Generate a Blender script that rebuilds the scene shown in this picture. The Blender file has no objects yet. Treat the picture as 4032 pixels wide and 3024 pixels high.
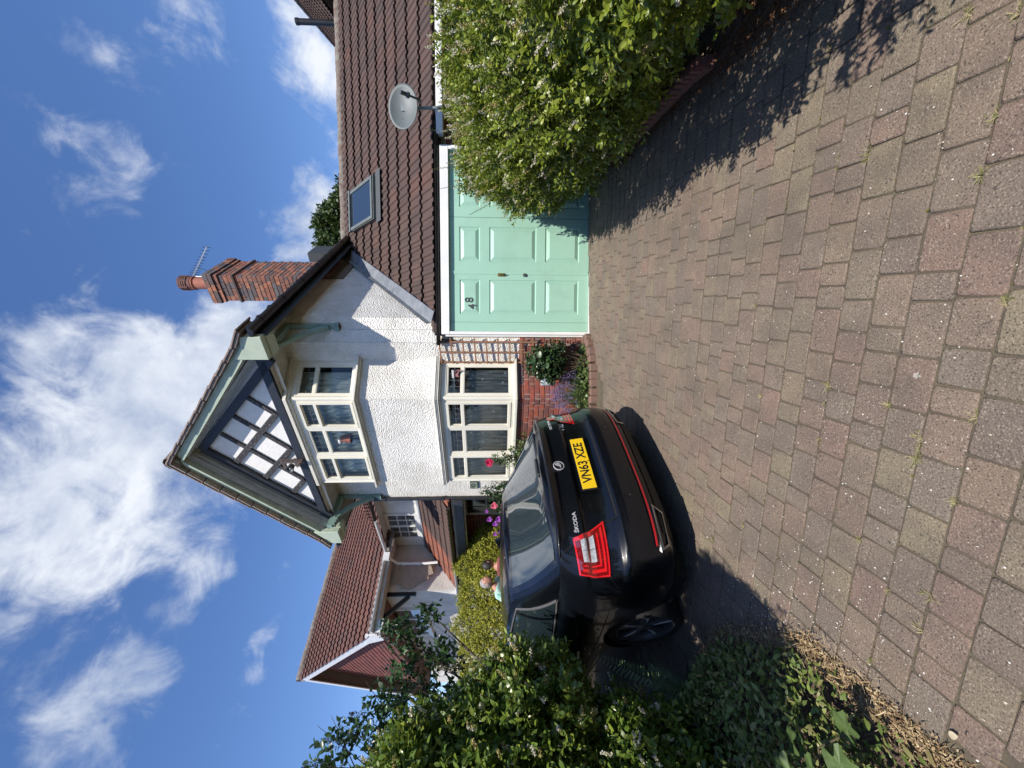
import bpy, bmesh, math, random
import numpy as np
from mathutils import Vector, Matrix
R=math.radians; PI=math.pi
random.seed(7); rng=np.random.default_rng(7)
S=bpy.context.scene; COL=S.collection
# ------------------------------------------------------------------ camera (held sideways: its left edge is up)
CZ=1.62; FOC=1540.0; PITCH=math.atan((2016-1945)/FOC)
cd=bpy.data.cameras.new('camera'); cam=bpy.data.objects.new('camera',cd); COL.objects.link(cam)
fwd=Vector((0,math.cos(PITCH),-math.sin(PITCH))); upv=Vector((0,math.sin(PITCH),math.cos(PITCH))); rtv=Vector((1,0,0))
m=Matrix((-upv,rtv,-fwd)).transposed().to_4x4(); m.translation=Vector((0,0,CZ)); cam.matrix_world=m
cd.sensor_fit='HORIZONTAL'; cd.sensor_width=36; cd.lens=36*FOC/4032; cd.clip_start=.05; cd.clip_end=1500
S.camera=cam
# ------------------------------------------------------------------ world + sun
SUN_EL=56.0; SUN_AZ=2.0      # degrees; azimuth measured from straight behind the camera, + = to the right
sdir=Vector((math.sin(R(SUN_AZ))*math.cos(R(SUN_EL)),-math.cos(R(SUN_AZ))*math.cos(R(SUN_EL)),math.sin(R(SUN_EL))))
w=bpy.data.worlds.new('World'); S.world=w; w.use_nodes=True
nt=w.node_tree; N=nt.nodes; L=nt.links; N.clear()
out=N.new('ShaderNodeOutputWorld'); bg=N.new('ShaderNodeBackground'); sky=N.new('ShaderNodeTexSky')
sky.sky_type='NISHITA'; sky.sun_disc=False; sky.sun_elevation=R(SUN_EL); sky.sun_rotation=math.atan2(sdir.x,sdir.y)
sky.air_density=1.0; sky.dust_density=.35; sky.ozone_density=3.0
bg.inputs['Strength'].default_value=.104
tc=N.new('ShaderNodeTexCoord')
def wm(op,a,b=None,c=None,clamp=False):
    n=N.new('ShaderNodeMath'); n.operation=op; n.use_clamp=clamp
    for i,x in enumerate((a,b,c)):
        if x is None: continue
        if isinstance(x,(int,float)): n.inputs[i].default_value=x
        else: L.new(x,n.inputs[i])
    return n.outputs[0]
def px_dir(u,v):
    d=fwd+rtv*((u-1512)/FOC)+upv*((2016-v)/FOC); return d.normalized()
def wnoise(scale,detail,rough,vec,dist=0,w_=0):
    n=N.new('ShaderNodeTexNoise'); n.inputs['Scale'].default_value=scale; n.inputs['Detail'].default_value=detail
    n.inputs['Roughness'].default_value=rough; n.inputs['Distortion'].default_value=dist; L.new(vec,n.inputs['Vector']); return n.outputs['Fac']
mp=N.new('ShaderNodeMapping'); L.new(tc.outputs['Generated'],mp.inputs['Vector']); mp.inputs['Location'].default_value=(3.1,1.7,.4)
big=wnoise(3.3,9,.62,mp.outputs[0],.35); fine=wnoise(11,6,.6,mp.outputs[0],.6)
# cloud banks: (u, v, angular radius in degrees, strength)
banks=[(1602,620,10,.24),(1474,784,9,.28),(1300,230,14,.26),(873,109,13,.27),(2350,328,6.5,.30),(2258,55,9,.18),(1055,602,8,.20),(873,911,3.6,.26),(780,835,3.2,.22),(691,766,3.6,.28),(580,670,3.6,.24),(472,583,4,.29),(340,505,4,.25),(217,437,5,.30),
 (745,1094,2.2,.24),(590,1060,2.2,.25),(435,1021,2.4,.26),(290,975,2.4,.24),(144,930,2.6,.27),(2915,766,4.5,.24),(2112,1240,6.5,.42),(2331,1312,4.5,.32),(2660,1258,5,.22),(2915,1258,5,.40),(1766,1021,6,.36),(2800,1450,9,.2),(500,1500,7,.05)]
acc=None
for (u,v,r,a) in banks:
    if a==0: continue
    d=px_dir(u,v); dp=N.new('ShaderNodeVectorMath'); dp.operation='DOT_PRODUCT'; L.new(tc.outputs['Generated'],dp.inputs[0]); dp.inputs[1].default_value=d
    mr=N.new('ShaderNodeMapRange'); mr.interpolation_type='SMOOTHSTEP'; L.new(dp.outputs['Value'],mr.inputs['Value'])
    mr.inputs['From Min'].default_value=math.cos(R(r*1.25)); mr.inputs['From Max'].default_value=1.0; mr.inputs['To Min'].default_value=0; mr.inputs['To Max'].default_value=a
    acc=mr.outputs[0] if acc is None else wm('ADD',acc,mr.outputs[0])
dens=wm('ADD',wm('ADD',wm('MULTIPLY',big,1.9),wm('MULTIPLY',fine,1.15)),acc)
cov=N.new('ShaderNodeMapRange'); cov.interpolation_type='SMOOTHSTEP'; L.new(dens,cov.inputs['Value'])
cov.inputs['From Min'].default_value=1.76; cov.inputs['From Max'].default_value=2.38; cov.inputs['To Max'].default_value=.93
shade=N.new('ShaderNodeMapRange'); L.new(wnoise(5.5,6,.6,mp.outputs[0],.2),shade.inputs['Value']); shade.inputs['From Min'].default_value=.35; shade.inputs['From Max'].default_value=.62
ccol=N.new('ShaderNodeMix'); ccol.data_type='RGBA'; L.new(shade.outputs[0],ccol.inputs[0])
ccol.inputs[6].default_value=(3.6,4.2,5.4,1); ccol.inputs[7].default_value=(6.9,7.2,7.7,1)
hue=N.new('ShaderNodeHueSaturation'); hue.inputs['Saturation'].default_value=1.12; hue.inputs['Value'].default_value=1.22
vmul=N.new('ShaderNodeVectorMath'); vmul.operation='MULTIPLY'; L.new(sky.outputs[0],vmul.inputs[0]); vmul.inputs[1].default_value=(.96,.95,1.06); L.new(vmul.outputs[0],hue.inputs['Color'])
mx=N.new('ShaderNodeMix'); mx.data_type='RGBA'; L.new(cov.outputs[0],mx.inputs[0]); L.new(hue.outputs[0],mx.inputs[6]); L.new(ccol.outputs[2],mx.inputs[7])
L.new(mx.outputs[2],bg.inputs['Color']); L.new(bg.outputs[0],out.inputs['Surface'])
ld=bpy.data.lights.new('sun','SUN'); ld.energy=5.0; ld.angle=R(.53); ld.color=(1.0,.94,.86)
lo=bpy.data.objects.new('sun',ld); COL.objects.link(lo); lo.rotation_euler=sdir.to_track_quat('Z','Y').to_euler(); lo.location=(0,-5,12)
S.view_settings.view_transform='Standard'; S.view_settings.look='None'; S.view_settings.gamma=1; S.view_settings.exposure=0.42
S.render.engine='CYCLES'; S.cycles.max_bounces=7; S.cycles.transparent_max_bounces=12; S.cycles.caustics_reflective=False; S.cycles.caustics_refractive=False

# ------------------------------------------------------------------ materials
MATS={}
def mat(name,col,rough=.6,col2=None,nscale=6,spec=.5,metal=0,bump=0,bscale=80,rnd=0,coat=0,ramp=None,coord='pos',speck=None,bd=.004,trans=0,dirt=None):
    """procedural material; colour varies with noise in world position and, when rnd>0, from piece to piece"""
    if name in MATS: return MATS[name]
    m=bpy.data.materials.new(name); m.use_nodes=True; n=m.node_tree.nodes; l=m.node_tree.links; b=n['Principled BSDF']
    b.inputs['Roughness'].default_value=rough; b.inputs['Metallic'].default_value=metal; b.inputs['Specular IOR Level'].default_value=spec
    if coat: b.inputs['Coat Weight'].default_value=coat; b.inputs['Coat Roughness'].default_value=.03
    g=n.new('ShaderNodeNewGeometry'); pos=g.outputs['Position']
    if coord=='obj': t=n.new('ShaderNodeTexCoord'); pos=t.outputs['Object']
    def noise(sc,det=4,ro=.6):
        q=n.new('ShaderNodeTexNoise'); q.inputs['Scale'].default_value=sc; q.inputs['Detail'].default_value=det; q.inputs['Roughness'].default_value=ro; l.new(pos,q.inputs['Vector']); return q.outputs['Fac']
    def mixc(f,a,c):
        q=n.new('ShaderNodeMix'); q.data_type='RGBA'
        for i,x in ((0,f),(6,a),(7,c)):
            if isinstance(x,(int,float)): q.inputs[i].default_value=x
            elif isinstance(x,tuple): q.inputs[i].default_value=x+(1,) if len(x)==3 else x
            else: l.new(x,q.inputs[i])
        return q.outputs[2]
    def mrange(f,a,c,d=0,e=1):
        q=n.new('ShaderNodeMapRange'); l.new(f,q.inputs[0]); q.inputs[1].default_value=a; q.inputs[2].default_value=c; q.inputs[3].default_value=d; q.inputs[4].default_value=e; return q.outputs[0]
    if ramp:
        oi=n.new('ShaderNodeObjectInfo'); at=n.new('ShaderNodeAttribute'); at.attribute_name='rnd'
        ad=n.new('ShaderNodeMath'); ad.operation='ADD'; l.new(oi.outputs['Random'],ad.inputs[0]); l.new(at.outputs['Fac'],ad.inputs[1])
        fr=n.new('ShaderNodeMath'); fr.operation='FRACT'; l.new(ad.outputs[0],fr.inputs[0])
        cr=n.new('ShaderNodeValToRGB'); cr.color_ramp.interpolation='CONSTANT' if rnd==2 else 'LINEAR'
        e=cr.color_ramp.elements
        for i,c in enumerate(ramp):
            p=i/len(ramp) if rnd==2 else i/(len(ramp)-1)
            if i<2: e[i].position=p; e[i].color=c+(1,)
            else: q=e.new(p); q.color=c+(1,)
        l.new(fr.outputs[0],cr.inputs[0]); c0=cr.outputs[0]
        if col2: c0=mixc(mrange(noise(nscale),.35,.7,0,.75),c0,col2)
    elif col2: c0=mixc(mrange(noise(nscale),.35,.65),col,col2)
    else: c0=mixc(0.0,col,col)
    if speck:    # (colour, scale, threshold, colour2)
        vn=n.new('ShaderNodeTexNoise'); vn.inputs['Scale'].default_value=speck[1]; vn.inputs['Detail'].default_value=2; l.new(pos,vn.inputs['Vector'])
        c0=mixc(mrange(vn.outputs['Fac'],speck[2],speck[2]+.05),c0,speck[0])
        if len(speck)>3: c0=mixc(mrange(vn.outputs['Fac'],1-speck[2],.95-speck[2]),c0,speck[3])
    if dirt:     # (colour, scale, lo, hi, amount)
        c0=mixc(mrange(noise(dirt[1],6,.7),dirt[2],dirt[3],0,dirt[4]),c0,dirt[0])
    l.new(c0,b.inputs['Base Color'])
    if bump:
        q=n.new('ShaderNodeBump'); q.inputs['Strength'].default_value=bump; q.inputs['Distance'].default_value=bd; l.new(noise(bscale,3,.6),q.inputs['Height']); l.new(q.outputs[0],b.inputs['Normal'])
    if trans:
        tr=n.new('ShaderNodeBsdfTranslucent'); l.new(mixc(0.0,c0,c0),tr.inputs['Color']); ms=n.new('ShaderNodeMixShader'); ms.inputs[0].default_value=trans
        l.new(b.outputs[0],ms.inputs[1]); l.new(tr.outputs[0],ms.inputs[2]); l.new(ms.outputs[0],n['Material Output'].inputs['Surface'])
    MATS[name]=m; return m
def glassmat(name,tint=(1,1,1),refl=.06,rough=.0):
    if name in MATS: return MATS[name]
    m=bpy.data.materials.new(name); m.use_nodes=True; n=m.node_tree.nodes; l=m.node_tree.links; n.clear()
    o=n.new('ShaderNodeOutputMaterial'); t=n.new('ShaderNodeBsdfTransparent'); t.inputs[0].default_value=tint+(1,)
    gl=n.new('ShaderNodeBsdfGlossy'); gl.inputs['Roughness'].default_value=rough; fr=n.new('ShaderNodeFresnel'); fr.inputs[0].default_value=1.52
    ad=n.new('ShaderNodeMath'); ad.operation='MULTIPLY_ADD'; ad.inputs[1].default_value=.85; ad.inputs[2].default_value=refl; ad.use_clamp=True; l.new(fr.outputs[0],ad.inputs[0])
    q=n.new('ShaderNodeMixShader'); l.new(ad.outputs[0],q.inputs[0]); l.new(t.outputs[0],q.inputs[1]); l.new(gl.outputs[0],q.inputs[2]); l.new(q.outputs[0],o.inputs[0])
    MATS[name]=m; return m
def leafmat(name,ramp,trans=.28,rough=.42,spec=.45):
    return mat(name,(0,0,0),rough,ramp=ramp,rnd=1,spec=spec,trans=trans)
M={}
M['render']=None
def rendermat():
    m=bpy.data.materials.new('roughcast_white'); m.use_nodes=True; n=m.node_tree.nodes; l=m.node_tree.links; b=n['Principled BSDF']; b.inputs['Roughness'].default_value=.9; b.inputs['Specular IOR Level'].default_value=.2
    g=n.new('ShaderNodeNewGeometry'); vo=n.new('ShaderNodeTexVoronoi'); vo.inputs['Scale'].default_value=62; vo.feature='SMOOTH_F1'; vo.inputs['Smoothness'].default_value=.5
    no=n.new('ShaderNodeTexNoise'); no.inputs['Scale'].default_value=60; no.inputs['Detail'].default_value=3
    di=n.new('ShaderNodeVectorMath'); di.operation='MULTIPLY_ADD'; l.new(no.outputs['Color'],di.inputs[0]); di.inputs[1].default_value=(.012,.012,.012); l.new(g.outputs['Position'],di.inputs[2])
    l.new(g.outputs['Position'],no.inputs['Vector']); l.new(di.outputs[0],vo.inputs['Vector'])
    bp=n.new('ShaderNodeBump'); bp.inputs['Strength'].default_value=1; bp.inputs['Distance'].default_value=.014; bp.invert=True; l.new(vo.outputs['Distance'],bp.inputs['Height'])
    b2=n.new('ShaderNodeTexNoise'); b2.inputs['Scale'].default_value=2.2; b2.inputs['Detail'].default_value=6; b2.inputs['Roughness'].default_value=.65; l.new(g.outputs['Position'],b2.inputs['Vector'])
    mr=n.new('ShaderNodeMapRange'); l.new(b2.outputs['Fac'],mr.inputs[0]); mr.inputs[1].default_value=.42; mr.inputs[2].default_value=.68
    mc=n.new('ShaderNodeMix'); mc.data_type='RGBA'; l.new(mr.outputs[0],mc.inputs[0]); mc.inputs[6].default_value=(.80,.775,.715,1); mc.inputs[7].default_value=(.61,.585,.52,1)
    sp=n.new('ShaderNodeTexNoise'); sp.inputs['Scale'].default_value=38; sp.inputs['Detail'].default_value=2; l.new(g.outputs['Position'],sp.inputs['Vector'])
    m2=n.new('ShaderNodeMapRange'); l.new(sp.outputs['Fac'],m2.inputs[0]); m2.inputs[1].default_value=.68; m2.inputs[2].default_value=.74
    mc2=n.new('ShaderNodeMix'); mc2.data_type='RGBA'; l.new(m2.outputs[0],mc2.inputs[0]); l.new(mc.outputs[2],mc2.inputs[6]); mc2.inputs[7].default_value=(.36,.35,.32,1)
    l.new(mc2.outputs[2],b.inputs['Base Color']); l.new(bp.outputs[0],b.inputs['Normal']); return m
M['render']=rendermat()
M['plaster']=mat('smooth_plaster_white',(.82,.80,.76),.8,(.75,.73,.69),8,bump=.3,bscale=25,bd=.01)
M['cream']=mat('cream_upvc',(.74,.71,.60),.35,(.70,.67,.56),3)
M['white']=mat('white_paint',(.78,.78,.76),.4,(.70,.70,.68),4)
M['soffit']=mat('cream_soffit_board',(.58,.56,.48),.6,(.36,.34,.29),5)
M['greyboard']=mat('grey_painted_board',(.50,.52,.50),.6,(.40,.42,.41),7)
M['green']=mat('pale_green_paint',(.47,.53,.40),.45,(.38,.45,.35),7,dirt=((.15,.15,.12),9,.62,.8,.6))
M['brack']=mat('sage_green_paint',(.22,.32,.27),.5,(.17,.26,.22),7)
M['blacktim']=mat('black_painted_timber',(.018,.022,.032),.5,(.03,.032,.036),9,bump=.3,bscale=40)
M['cracktim']=mat('weathered_black_timber',(.025,.025,.03),.7,(.05,.045,.045),22,bump=.8,bscale=55,bd=.01,dirt=((.30,.28,.27),26,.56,.68,.85))
M['gutter']=mat('black_plastic',(.012,.013,.015),.35,(.02,.02,.02),6)
M['lead']=mat('lead_flashing',(.13,.145,.165),.6,(.20,.215,.23),5,bump=.3,bscale=14,bd=.01)
M['glass']=glassmat('window_glass',(.90,.94,.92),.02)
M['leadcame']=mat('lead_came',(.10,.11,.12),.5)
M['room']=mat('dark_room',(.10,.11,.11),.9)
M['net']=mat('net_curtain',(.26,.28,.28),.9,(.14,.15,.15),30)
M['mortar']=mat('mortar',(.42,.36,.30),.95,(.34,.30,.26),30,bump=.5,bscale=200)
M['mortar_dark']=mat('dark_mortar',(.15,.13,.11),.95,(.16,.14,.12),30,bump=.5,bscale=200)
M['brick']=mat('red_brick',(0,0,0),.85,col2=(.10,.055,.045),nscale=16,ramp=[(.30,.07,.04),(.24,.075,.05),(.36,.09,.045),(.17,.06,.05),(.27,.10,.07),(.33,.075,.04),(.11,.07,.07),(.26,.065,.045)],rnd=2,bump=.6,bscale=130)
M['chbrick']=mat('chimney_brick',(0,0,0),.9,col2=(.08,.06,.055),nscale=12,ramp=[(.42,.16,.09),(.13,.10,.10),(.34,.13,.08),(.46,.19,.11),(.24,.11,.08),(.15,.14,.15),(.38,.17,.11),(.30,.12,.08)],rnd=2,bump=.6,bscale=110)
M['tile']=mat('brown_roof_tile',(0,0,0),.85,col2=(.052,.032,.028),nscale=3.0,ramp=[(.066,.042,.034),(.080,.048,.038),(.056,.037,.031),(.088,.050,.038),(.070,.042,.034),(.100,.050,.036)],rnd=1,bump=.7,bscale=160,speck=((.45,.44,.40),42,.775),dirt=((.11,.050,.034),1.1,.56,.75,.4))
M['tile2']=mat('red_roof_tile',(0,0,0),.8,col2=(.07,.038,.032),nscale=4,ramp=[(.12,.046,.032),(.145,.055,.037),(.10,.042,.032),(.13,.048,.034),(.085,.042,.034)],rnd=1,bump=.6,bscale=160)
M['tile3']=mat('orange_red_tile',(0,0,0),.8,col2=(.14,.06,.045),nscale=3,ramp=[(.22,.062,.030),(.26,.078,.034),(.18,.056,.034),(.14,.052,.035),(.23,.07,.04)],rnd=1,bump=.6,bscale=160)
M['ridge']=mat('lichened_ridge_tile',(.12,.075,.06),.9,(.20,.19,.16),9,bump=.8,bscale=60,bd=.01)
M['verge']=mat('weathered_verge_tile',(.32,.22,.18),.9,(.22,.19,.17),12,bump=.7,bscale=90,bd=.008,dirt=((.36,.34,.31),14,.5,.62,.7))
M['door']=mat('mint_green_door',(.335,.55,.43),.38,(.30,.51,.395),320,bump=.22,bscale=420,bd=.002,dirt=((.25,.40,.30),2.6,.48,.78,.55))
M['paver']=mat('block_paver',(0,0,0),.88,col2=(.115,.086,.068),nscale=7,ramp=[(.182,.136,.098),(.165,.136,.096),(.192,.126,.096),(.158,.130,.100),(.196,.144,.104),(.182,.118,.092),(.19,.158,.100),(.168,.126,.096),(.148,.117,.092)],rnd=1,bump=.9,bscale=170,bd=.005,speck=((.27,.225,.17),165,.60,(.05,.042,.034)),dirt=((.085,.072,.056),1.7,.46,.74,.65))
M['joint']=mat('joint_sand_moss',(.075,.060,.045),.95,(.11,.092,.055),9,bump=.8,bscale=150,bd=.006)
M['soil']=mat('dry_soil',(.075,.052,.036),.95,(.13,.085,.055),14,bump=1,bscale=70,bd=.02)
M['kerb']=mat('red_brown_kerb_brick',(.30,.11,.085),.7,(.20,.10,.08),14,bump=.7,bscale=90,bd=.006)
M['edging']=mat('brown_edging_brick',(.20,.115,.085),.85,(.15,.10,.08),14,bump=.7,bscale=90,bd=.006)
M['wood']=mat('tan_trellis_wood',(.30,.155,.085),.75,(.22,.11,.06),30)
M['brass']=mat('brass',(.55,.40,.14),.3,metal=1)
M['chrome']=mat('chrome',(.45,.46,.48),.25,metal=1)
M['pot']=mat('terracotta',(.36,.13,.08),.8,(.28,.10,.07),14,bump=.3)
M['potdark']=mat('dark_clay_pot_top',(.17,.075,.06),.8,(.12,.06,.05),14)
M['alu']=mat('dull_aluminium',(.35,.37,.40),.4,metal=.8)
M['dish']=mat('grey_dish_paint',(.12,.138,.138),.55,(.10,.118,.118),4)
M['dgrey']=mat('dark_grey_metal',(.06,.07,.07),.45)
M['stone']=mat('tan_render_patch',(.42,.33,.25),.9,(.34,.27,.21),8,bump=.8,bscale=70,bd=.012)
# ------------------------------------------------------------------ geometry helpers
def tag(o,label=None,cat=None,group=None,kind=None):
    if label: o['label']=label
    if cat: o['category']=cat
    if group: o['group']=group
    if kind: o['kind']=kind
    return o
def empty(name,loc=(0,0,0),rz=0,label=None,cat=None,group=None,rot=None):
    o=bpy.data.objects.new(name,None); COL.objects.link(o); o.location=loc; o.rotation_euler=rot if rot else (0,0,rz); o.empty_display_size=.1
    return tag(o,label,cat,group)
def link(name,me,mt=None,parent=None,loc=None,rot=None,label=None,kind=None):
    o=bpy.data.objects.new(name,me); COL.objects.link(o)
    if mt is not None and not me.materials: me.materials.append(mt)
    if parent: o.parent=parent
    if loc is not None: o.location=loc
    if rot is not None: o.rotation_euler=rot
    if label: o['label']=label
    if kind: o['kind']=kind
    return o
class MB:
    def __init__(s): s.v=[]; s.f=[]
    def add(s,vs,fs,mx=None):
        b=len(s.v)
        if mx is not None: vs=[mx@Vector(v) for v in vs]
        s.v+= [tuple(v) for v in vs]; s.f+=[tuple(i+b for i in f) for f in fs]; return s
    def box(s,x0,x1,y0,y1,z0,z1,mx=None):
        vs=[(x0,y0,z0),(x1,y0,z0),(x1,y1,z0),(x0,y1,z0),(x0,y0,z1),(x1,y0,z1),(x1,y1,z1),(x0,y1,z1)]
        return s.add(vs,[(0,3,2,1),(4,5,6,7),(0,1,5,4),(1,2,6,5),(2,3,7,6),(3,0,4,7)],mx)
    def bar(s,a,b,w,h,up=(0,0,1)):
        a=Vector(a); b=Vector(b); d=(b-a).normalized(); u=Vector(up); x=d.cross(u)
        if x.length<1e-4: x=d.cross(Vector((1,0,0)))
        x.normalize(); z=x.cross(d).normalized()
        vs=[]
        for p in (a,b):
            for (i,j) in ((-1,-1),(1,-1),(1,1),(-1,1)): vs.append(p+x*(i*w/2)+z*(j*h/2))
        return s.add(vs,[(0,1,2,3),(7,6,5,4),(0,4,5,1),(1,5,6,2),(2,6,7,3),(3,7,4,0)])
    def prism(s,poly,a,b,axis='y',mx=None):
        """poly: list of 2D points; extruded along axis from a to b"""
        n=len(poly)
        def P(p,t): return {'y':(p[0],t,p[1]),'x':(t,p[0],p[1]),'z':(p[0],p[1],t)}[axis]
        vs=[P(p,a) for p in poly]+[P(p,b) for p in poly]
        return s.add(vs,[tuple(range(n)),tuple(range(2*n-1,n-1,-1))]+[(i,i+n,(i+1)%n+n,(i+1)%n) for i in range(n)],mx)
    def tube(s,pts,r,seg=8,cap=True):
        pts=[Vector(p) for p in pts]; rs=r if isinstance(r,(list,tuple)) else [r]*len(pts); n=len(pts); base=len(s.v); prev=None
        for i,p in enumerate(pts):
            d=(pts[min(i+1,n-1)]-pts[max(i-1,0)]).normalized()
            x=prev if prev is not None else (d.cross(Vector((0,0,1))) if abs(d.z)<.95 else d.cross(Vector((1,0,0))))
            x=(x-d*x.dot(d)).normalized(); prev=x; y=d.cross(x)
            for k in range(seg):
                a=2*PI*k/seg; s.v.append(tuple(p+(x*math.cos(a)+y*math.sin(a))*rs[i]))
        for i in range(n-1):
            for k in range(seg):
                a=base+i*seg+k; b=base+i*seg+(k+1)%seg; s.f.append((a,b,b+seg,a+seg))
        if cap: s.f.append(tuple(base+k for k in range(seg))[::-1]); s.f.append(tuple(base+(n-1)*seg+k for k in range(seg)))
        return s
    def lathe(s,prof,seg=24,c=(0,0,0),mx=None,close=False):
        base=len(s.v); n=len(prof); vs=[]
        for (r,z) in prof:
            for k in range(seg):
                a=2*PI*k/seg; vs.append((c[0]+r*math.cos(a),c[1]+r*math.sin(a),c[2]+z))
        fs=[]
        for i in range(n-1+(1 if close else 0)):
            j=(i+1)%n
            for k in range(seg): fs.append((i*seg+k,i*seg+(k+1)%seg,j*seg+(k+1)%seg,j*seg+k))
        return s.add(vs,fs,mx)
    def ball(s,c,r,seg=10,ring=6):
        prof=[(max(1e-4,math.sin(PI*i/ring)),-math.cos(PI*i/ring)) for i in range(ring+1)]
        rr=r if isinstance(r,(tuple,list)) else (r,r,r)
        return s.lathe(prof,seg,(0,0,0),Matrix.Translation(c)@Matrix.Diagonal((rr[0],rr[1],rr[2],1)))
    def grid(s,rows,close=False):
        base=len(s.v); n=len(rows[0])
        for r in rows: s.v+= [tuple(p) for p in r]
        for i in range(len(rows)-1):
            for k in range(n-(0 if close else 1)):
                a=base+i*n+k; b=base+i*n+(k+1)%n; s.f.append((a,b,b+n,a+n))
        return s
    def mesh(s,name):
        me=bpy.data.meshes.new(name); me.from_pydata(s.v,[],s.f); me.update(); return me
    def build(s,name,mt,parent=None,smooth=False,label=None,kind=None,loc=None,rot=None,bevel=0,fix=True):
        me=s.mesh(name)
        if fix or bevel:
            b=bmesh.new(); b.from_mesh(me)
            if fix: bmesh.ops.recalc_face_normals(b,faces=b.faces)
            if bevel: bmesh.ops.bevel(b,geom=list(b.edges),offset=bevel,segments=1,affect='EDGES',profile=.5,clamp_overlap=True)
            b.to_mesh(me); b.free()
        if smooth:
            for p in me.polygons: p.use_smooth=True
            if smooth!='all':
                try: me.set_sharp_from_angle(angle=R(40))
                except Exception: pass
        return link(name,me,mt,parent,loc,rot,label,kind)
def npmesh(name,V,F,rnd=None,mt=None,parent=None,kind=None,smooth=False):
    """V (n,3) float, F (m,k) int -> mesh object; rnd per face"""
    me=bpy.data.meshes.new(name); k=F.shape[1]; me.vertices.add(len(V)); me.vertices.foreach_set('co',V.astype(np.float32).ravel())
    me.loops.add(F.size); me.loops.foreach_set('vertex_index',F.astype(np.int32).ravel()); me.polygons.add(len(F)); me.polygons.foreach_set('loop_start',np.arange(0,F.size,k,dtype=np.int32))
    try: me.polygons.foreach_set('loop_total',np.full(len(F),k,dtype=np.int32))
    except Exception: pass
    if rnd is not None:
        a=me.attributes.new('rnd','FLOAT','FACE'); a.data.foreach_set('value',rnd.astype(np.float32))
    me.update(calc_edges=True); me.validate()
    if smooth: me.polygons.foreach_set('use_smooth',np.ones(len(F),bool))
    return link(name,me,mt,parent,kind=kind)
def textmesh(name,body,size,mt,parent,mx,extrude=.002,offset=0,sx=1,label=None,align='CENTER'):
    c=bpy.data.curves.new(name,'FONT'); c.body=body; c.size=size; c.extrude=extrude; c.offset=offset; c.align_x=align; c.align_y='CENTER'
    t=bpy.data.objects.new('tmp',c); COL.objects.link(t); dg=bpy.context.evaluated_depsgraph_get(); dg.update()
    me=bpy.data.meshes.new_from_object(t.evaluated_get(dg)); bpy.data.objects.remove(t); bpy.data.curves.remove(c); me.name=name
    me.transform(mx@Matrix.Diagonal((sx,1,1,1))); me.materials.clear()
    return link(name,me,mt,parent,label=label)
def ground_z(x,y): return .027*max(-9,min(9,x))+.045*max(-6,min(9.5,y))
WR=-36.0   # bearing of the gabled wing's front
ORG_W=(-.21,5.6,0); ANG_W=math.atan2(-.588,.809)
def Wpt(x,y,z=0):  # wing frame -> world
    c,s_=math.cos(ANG_W),math.sin(ANG_W); return Vector((ORG_W[0]+c*x-s_*y,ORG_W[1]+s_*x+c*y,z))
ORG_G=(.746,5.564,0); ANG_G=math.atan2(-.0807,.9967)
def Gpt(x,y,z=0):
    c,s_=math.cos(ANG_G),math.sin(ANG_G); return Vector((ORG_G[0]+c*x-s_*y,ORG_G[1]+s_*x+c*y,z))
# shared brick meshes
def chambox(lx,ly,lz,c,name):
    """box centred in x, from y=0 (face) to ly, z 0..lz with chamfered face edges (c)"""
    h=lx/2; vs=[(-h+c,0,c),(h-c,0,c),(h-c,0,lz-c),(-h+c,0,lz-c),(-h,c,0),(h,c,0),(h,c,lz),(-h,c,lz),(-h,ly,0),(h,ly,0),(h,ly,lz),(-h,ly,lz)]
    fs=[(0,1,2,3),(0,4,5,1),(1,5,6,2),(2,6,7,3),(3,7,4,0),(4,8,9,5),(5,9,10,6),(6,10,11,7),(7,11,8,4)]
    b=MB(); b.add(vs,fs); return b.mesh(name)
BK={}
def brickmesh(L_,mt,depth=.05,h=.065):
    k=(round(L_,3),mt.name,depth,h)
    if k not in BK: BK[k]=chambox(L_,depth,h,.004,'brick'); BK[k].materials.append(mt)
    return BK[k]
def brick_face(parent,p0,p1,z0,z1,mt,skip=None,flemish=True,z_off=0,depth=.05,cap=300,count=[0],top=None):
    """bricks on the vertical face from p0 to p1 (2-D, face looks to the left-hand... outward = right of p0->p1 rotated -90)"""
    p0=Vector(p0); p1=Vector(p1); d=(p1-p0); Lw=d.length; d.normalize(); ang=math.atan2(d.y,d.x); row=0; z=z0
    while z<z1-.03:
        x=0; i=0
        if row%2: x=-.0 ; seq=[.1025,.215] if flemish else [.1025]+[.215]*99
        else: seq=[.215,.1025] if flemish else [.215]*99
        first=True
        while x<Lw-.012:
            l=seq[i%len(seq)] if flemish else seq[min(i,len(seq)-1)]
            if flemish and row%2 and first: l=.06
            l=min(l,Lw-x); first=False
            if l>.03:
                cx=x+l/2; zc=z+.0325
                if not (skip and skip(cx,zc)):
                    q=p0+d*cx; jit=random.uniform(-.002,.002)
                    n=Vector((d.y,-d.x)); q=q+n*jit
                    lq=l if l in (.215,.1025,.06) else round(l,2)
                    o=link('brick',brickmesh(max(.03,lq),mt,depth),None,parent,(q.x,q.y,z),(0,0,ang)); count[0]+=1
            x+=l+.01; i+=1
        z+=.075; row+=1
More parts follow.
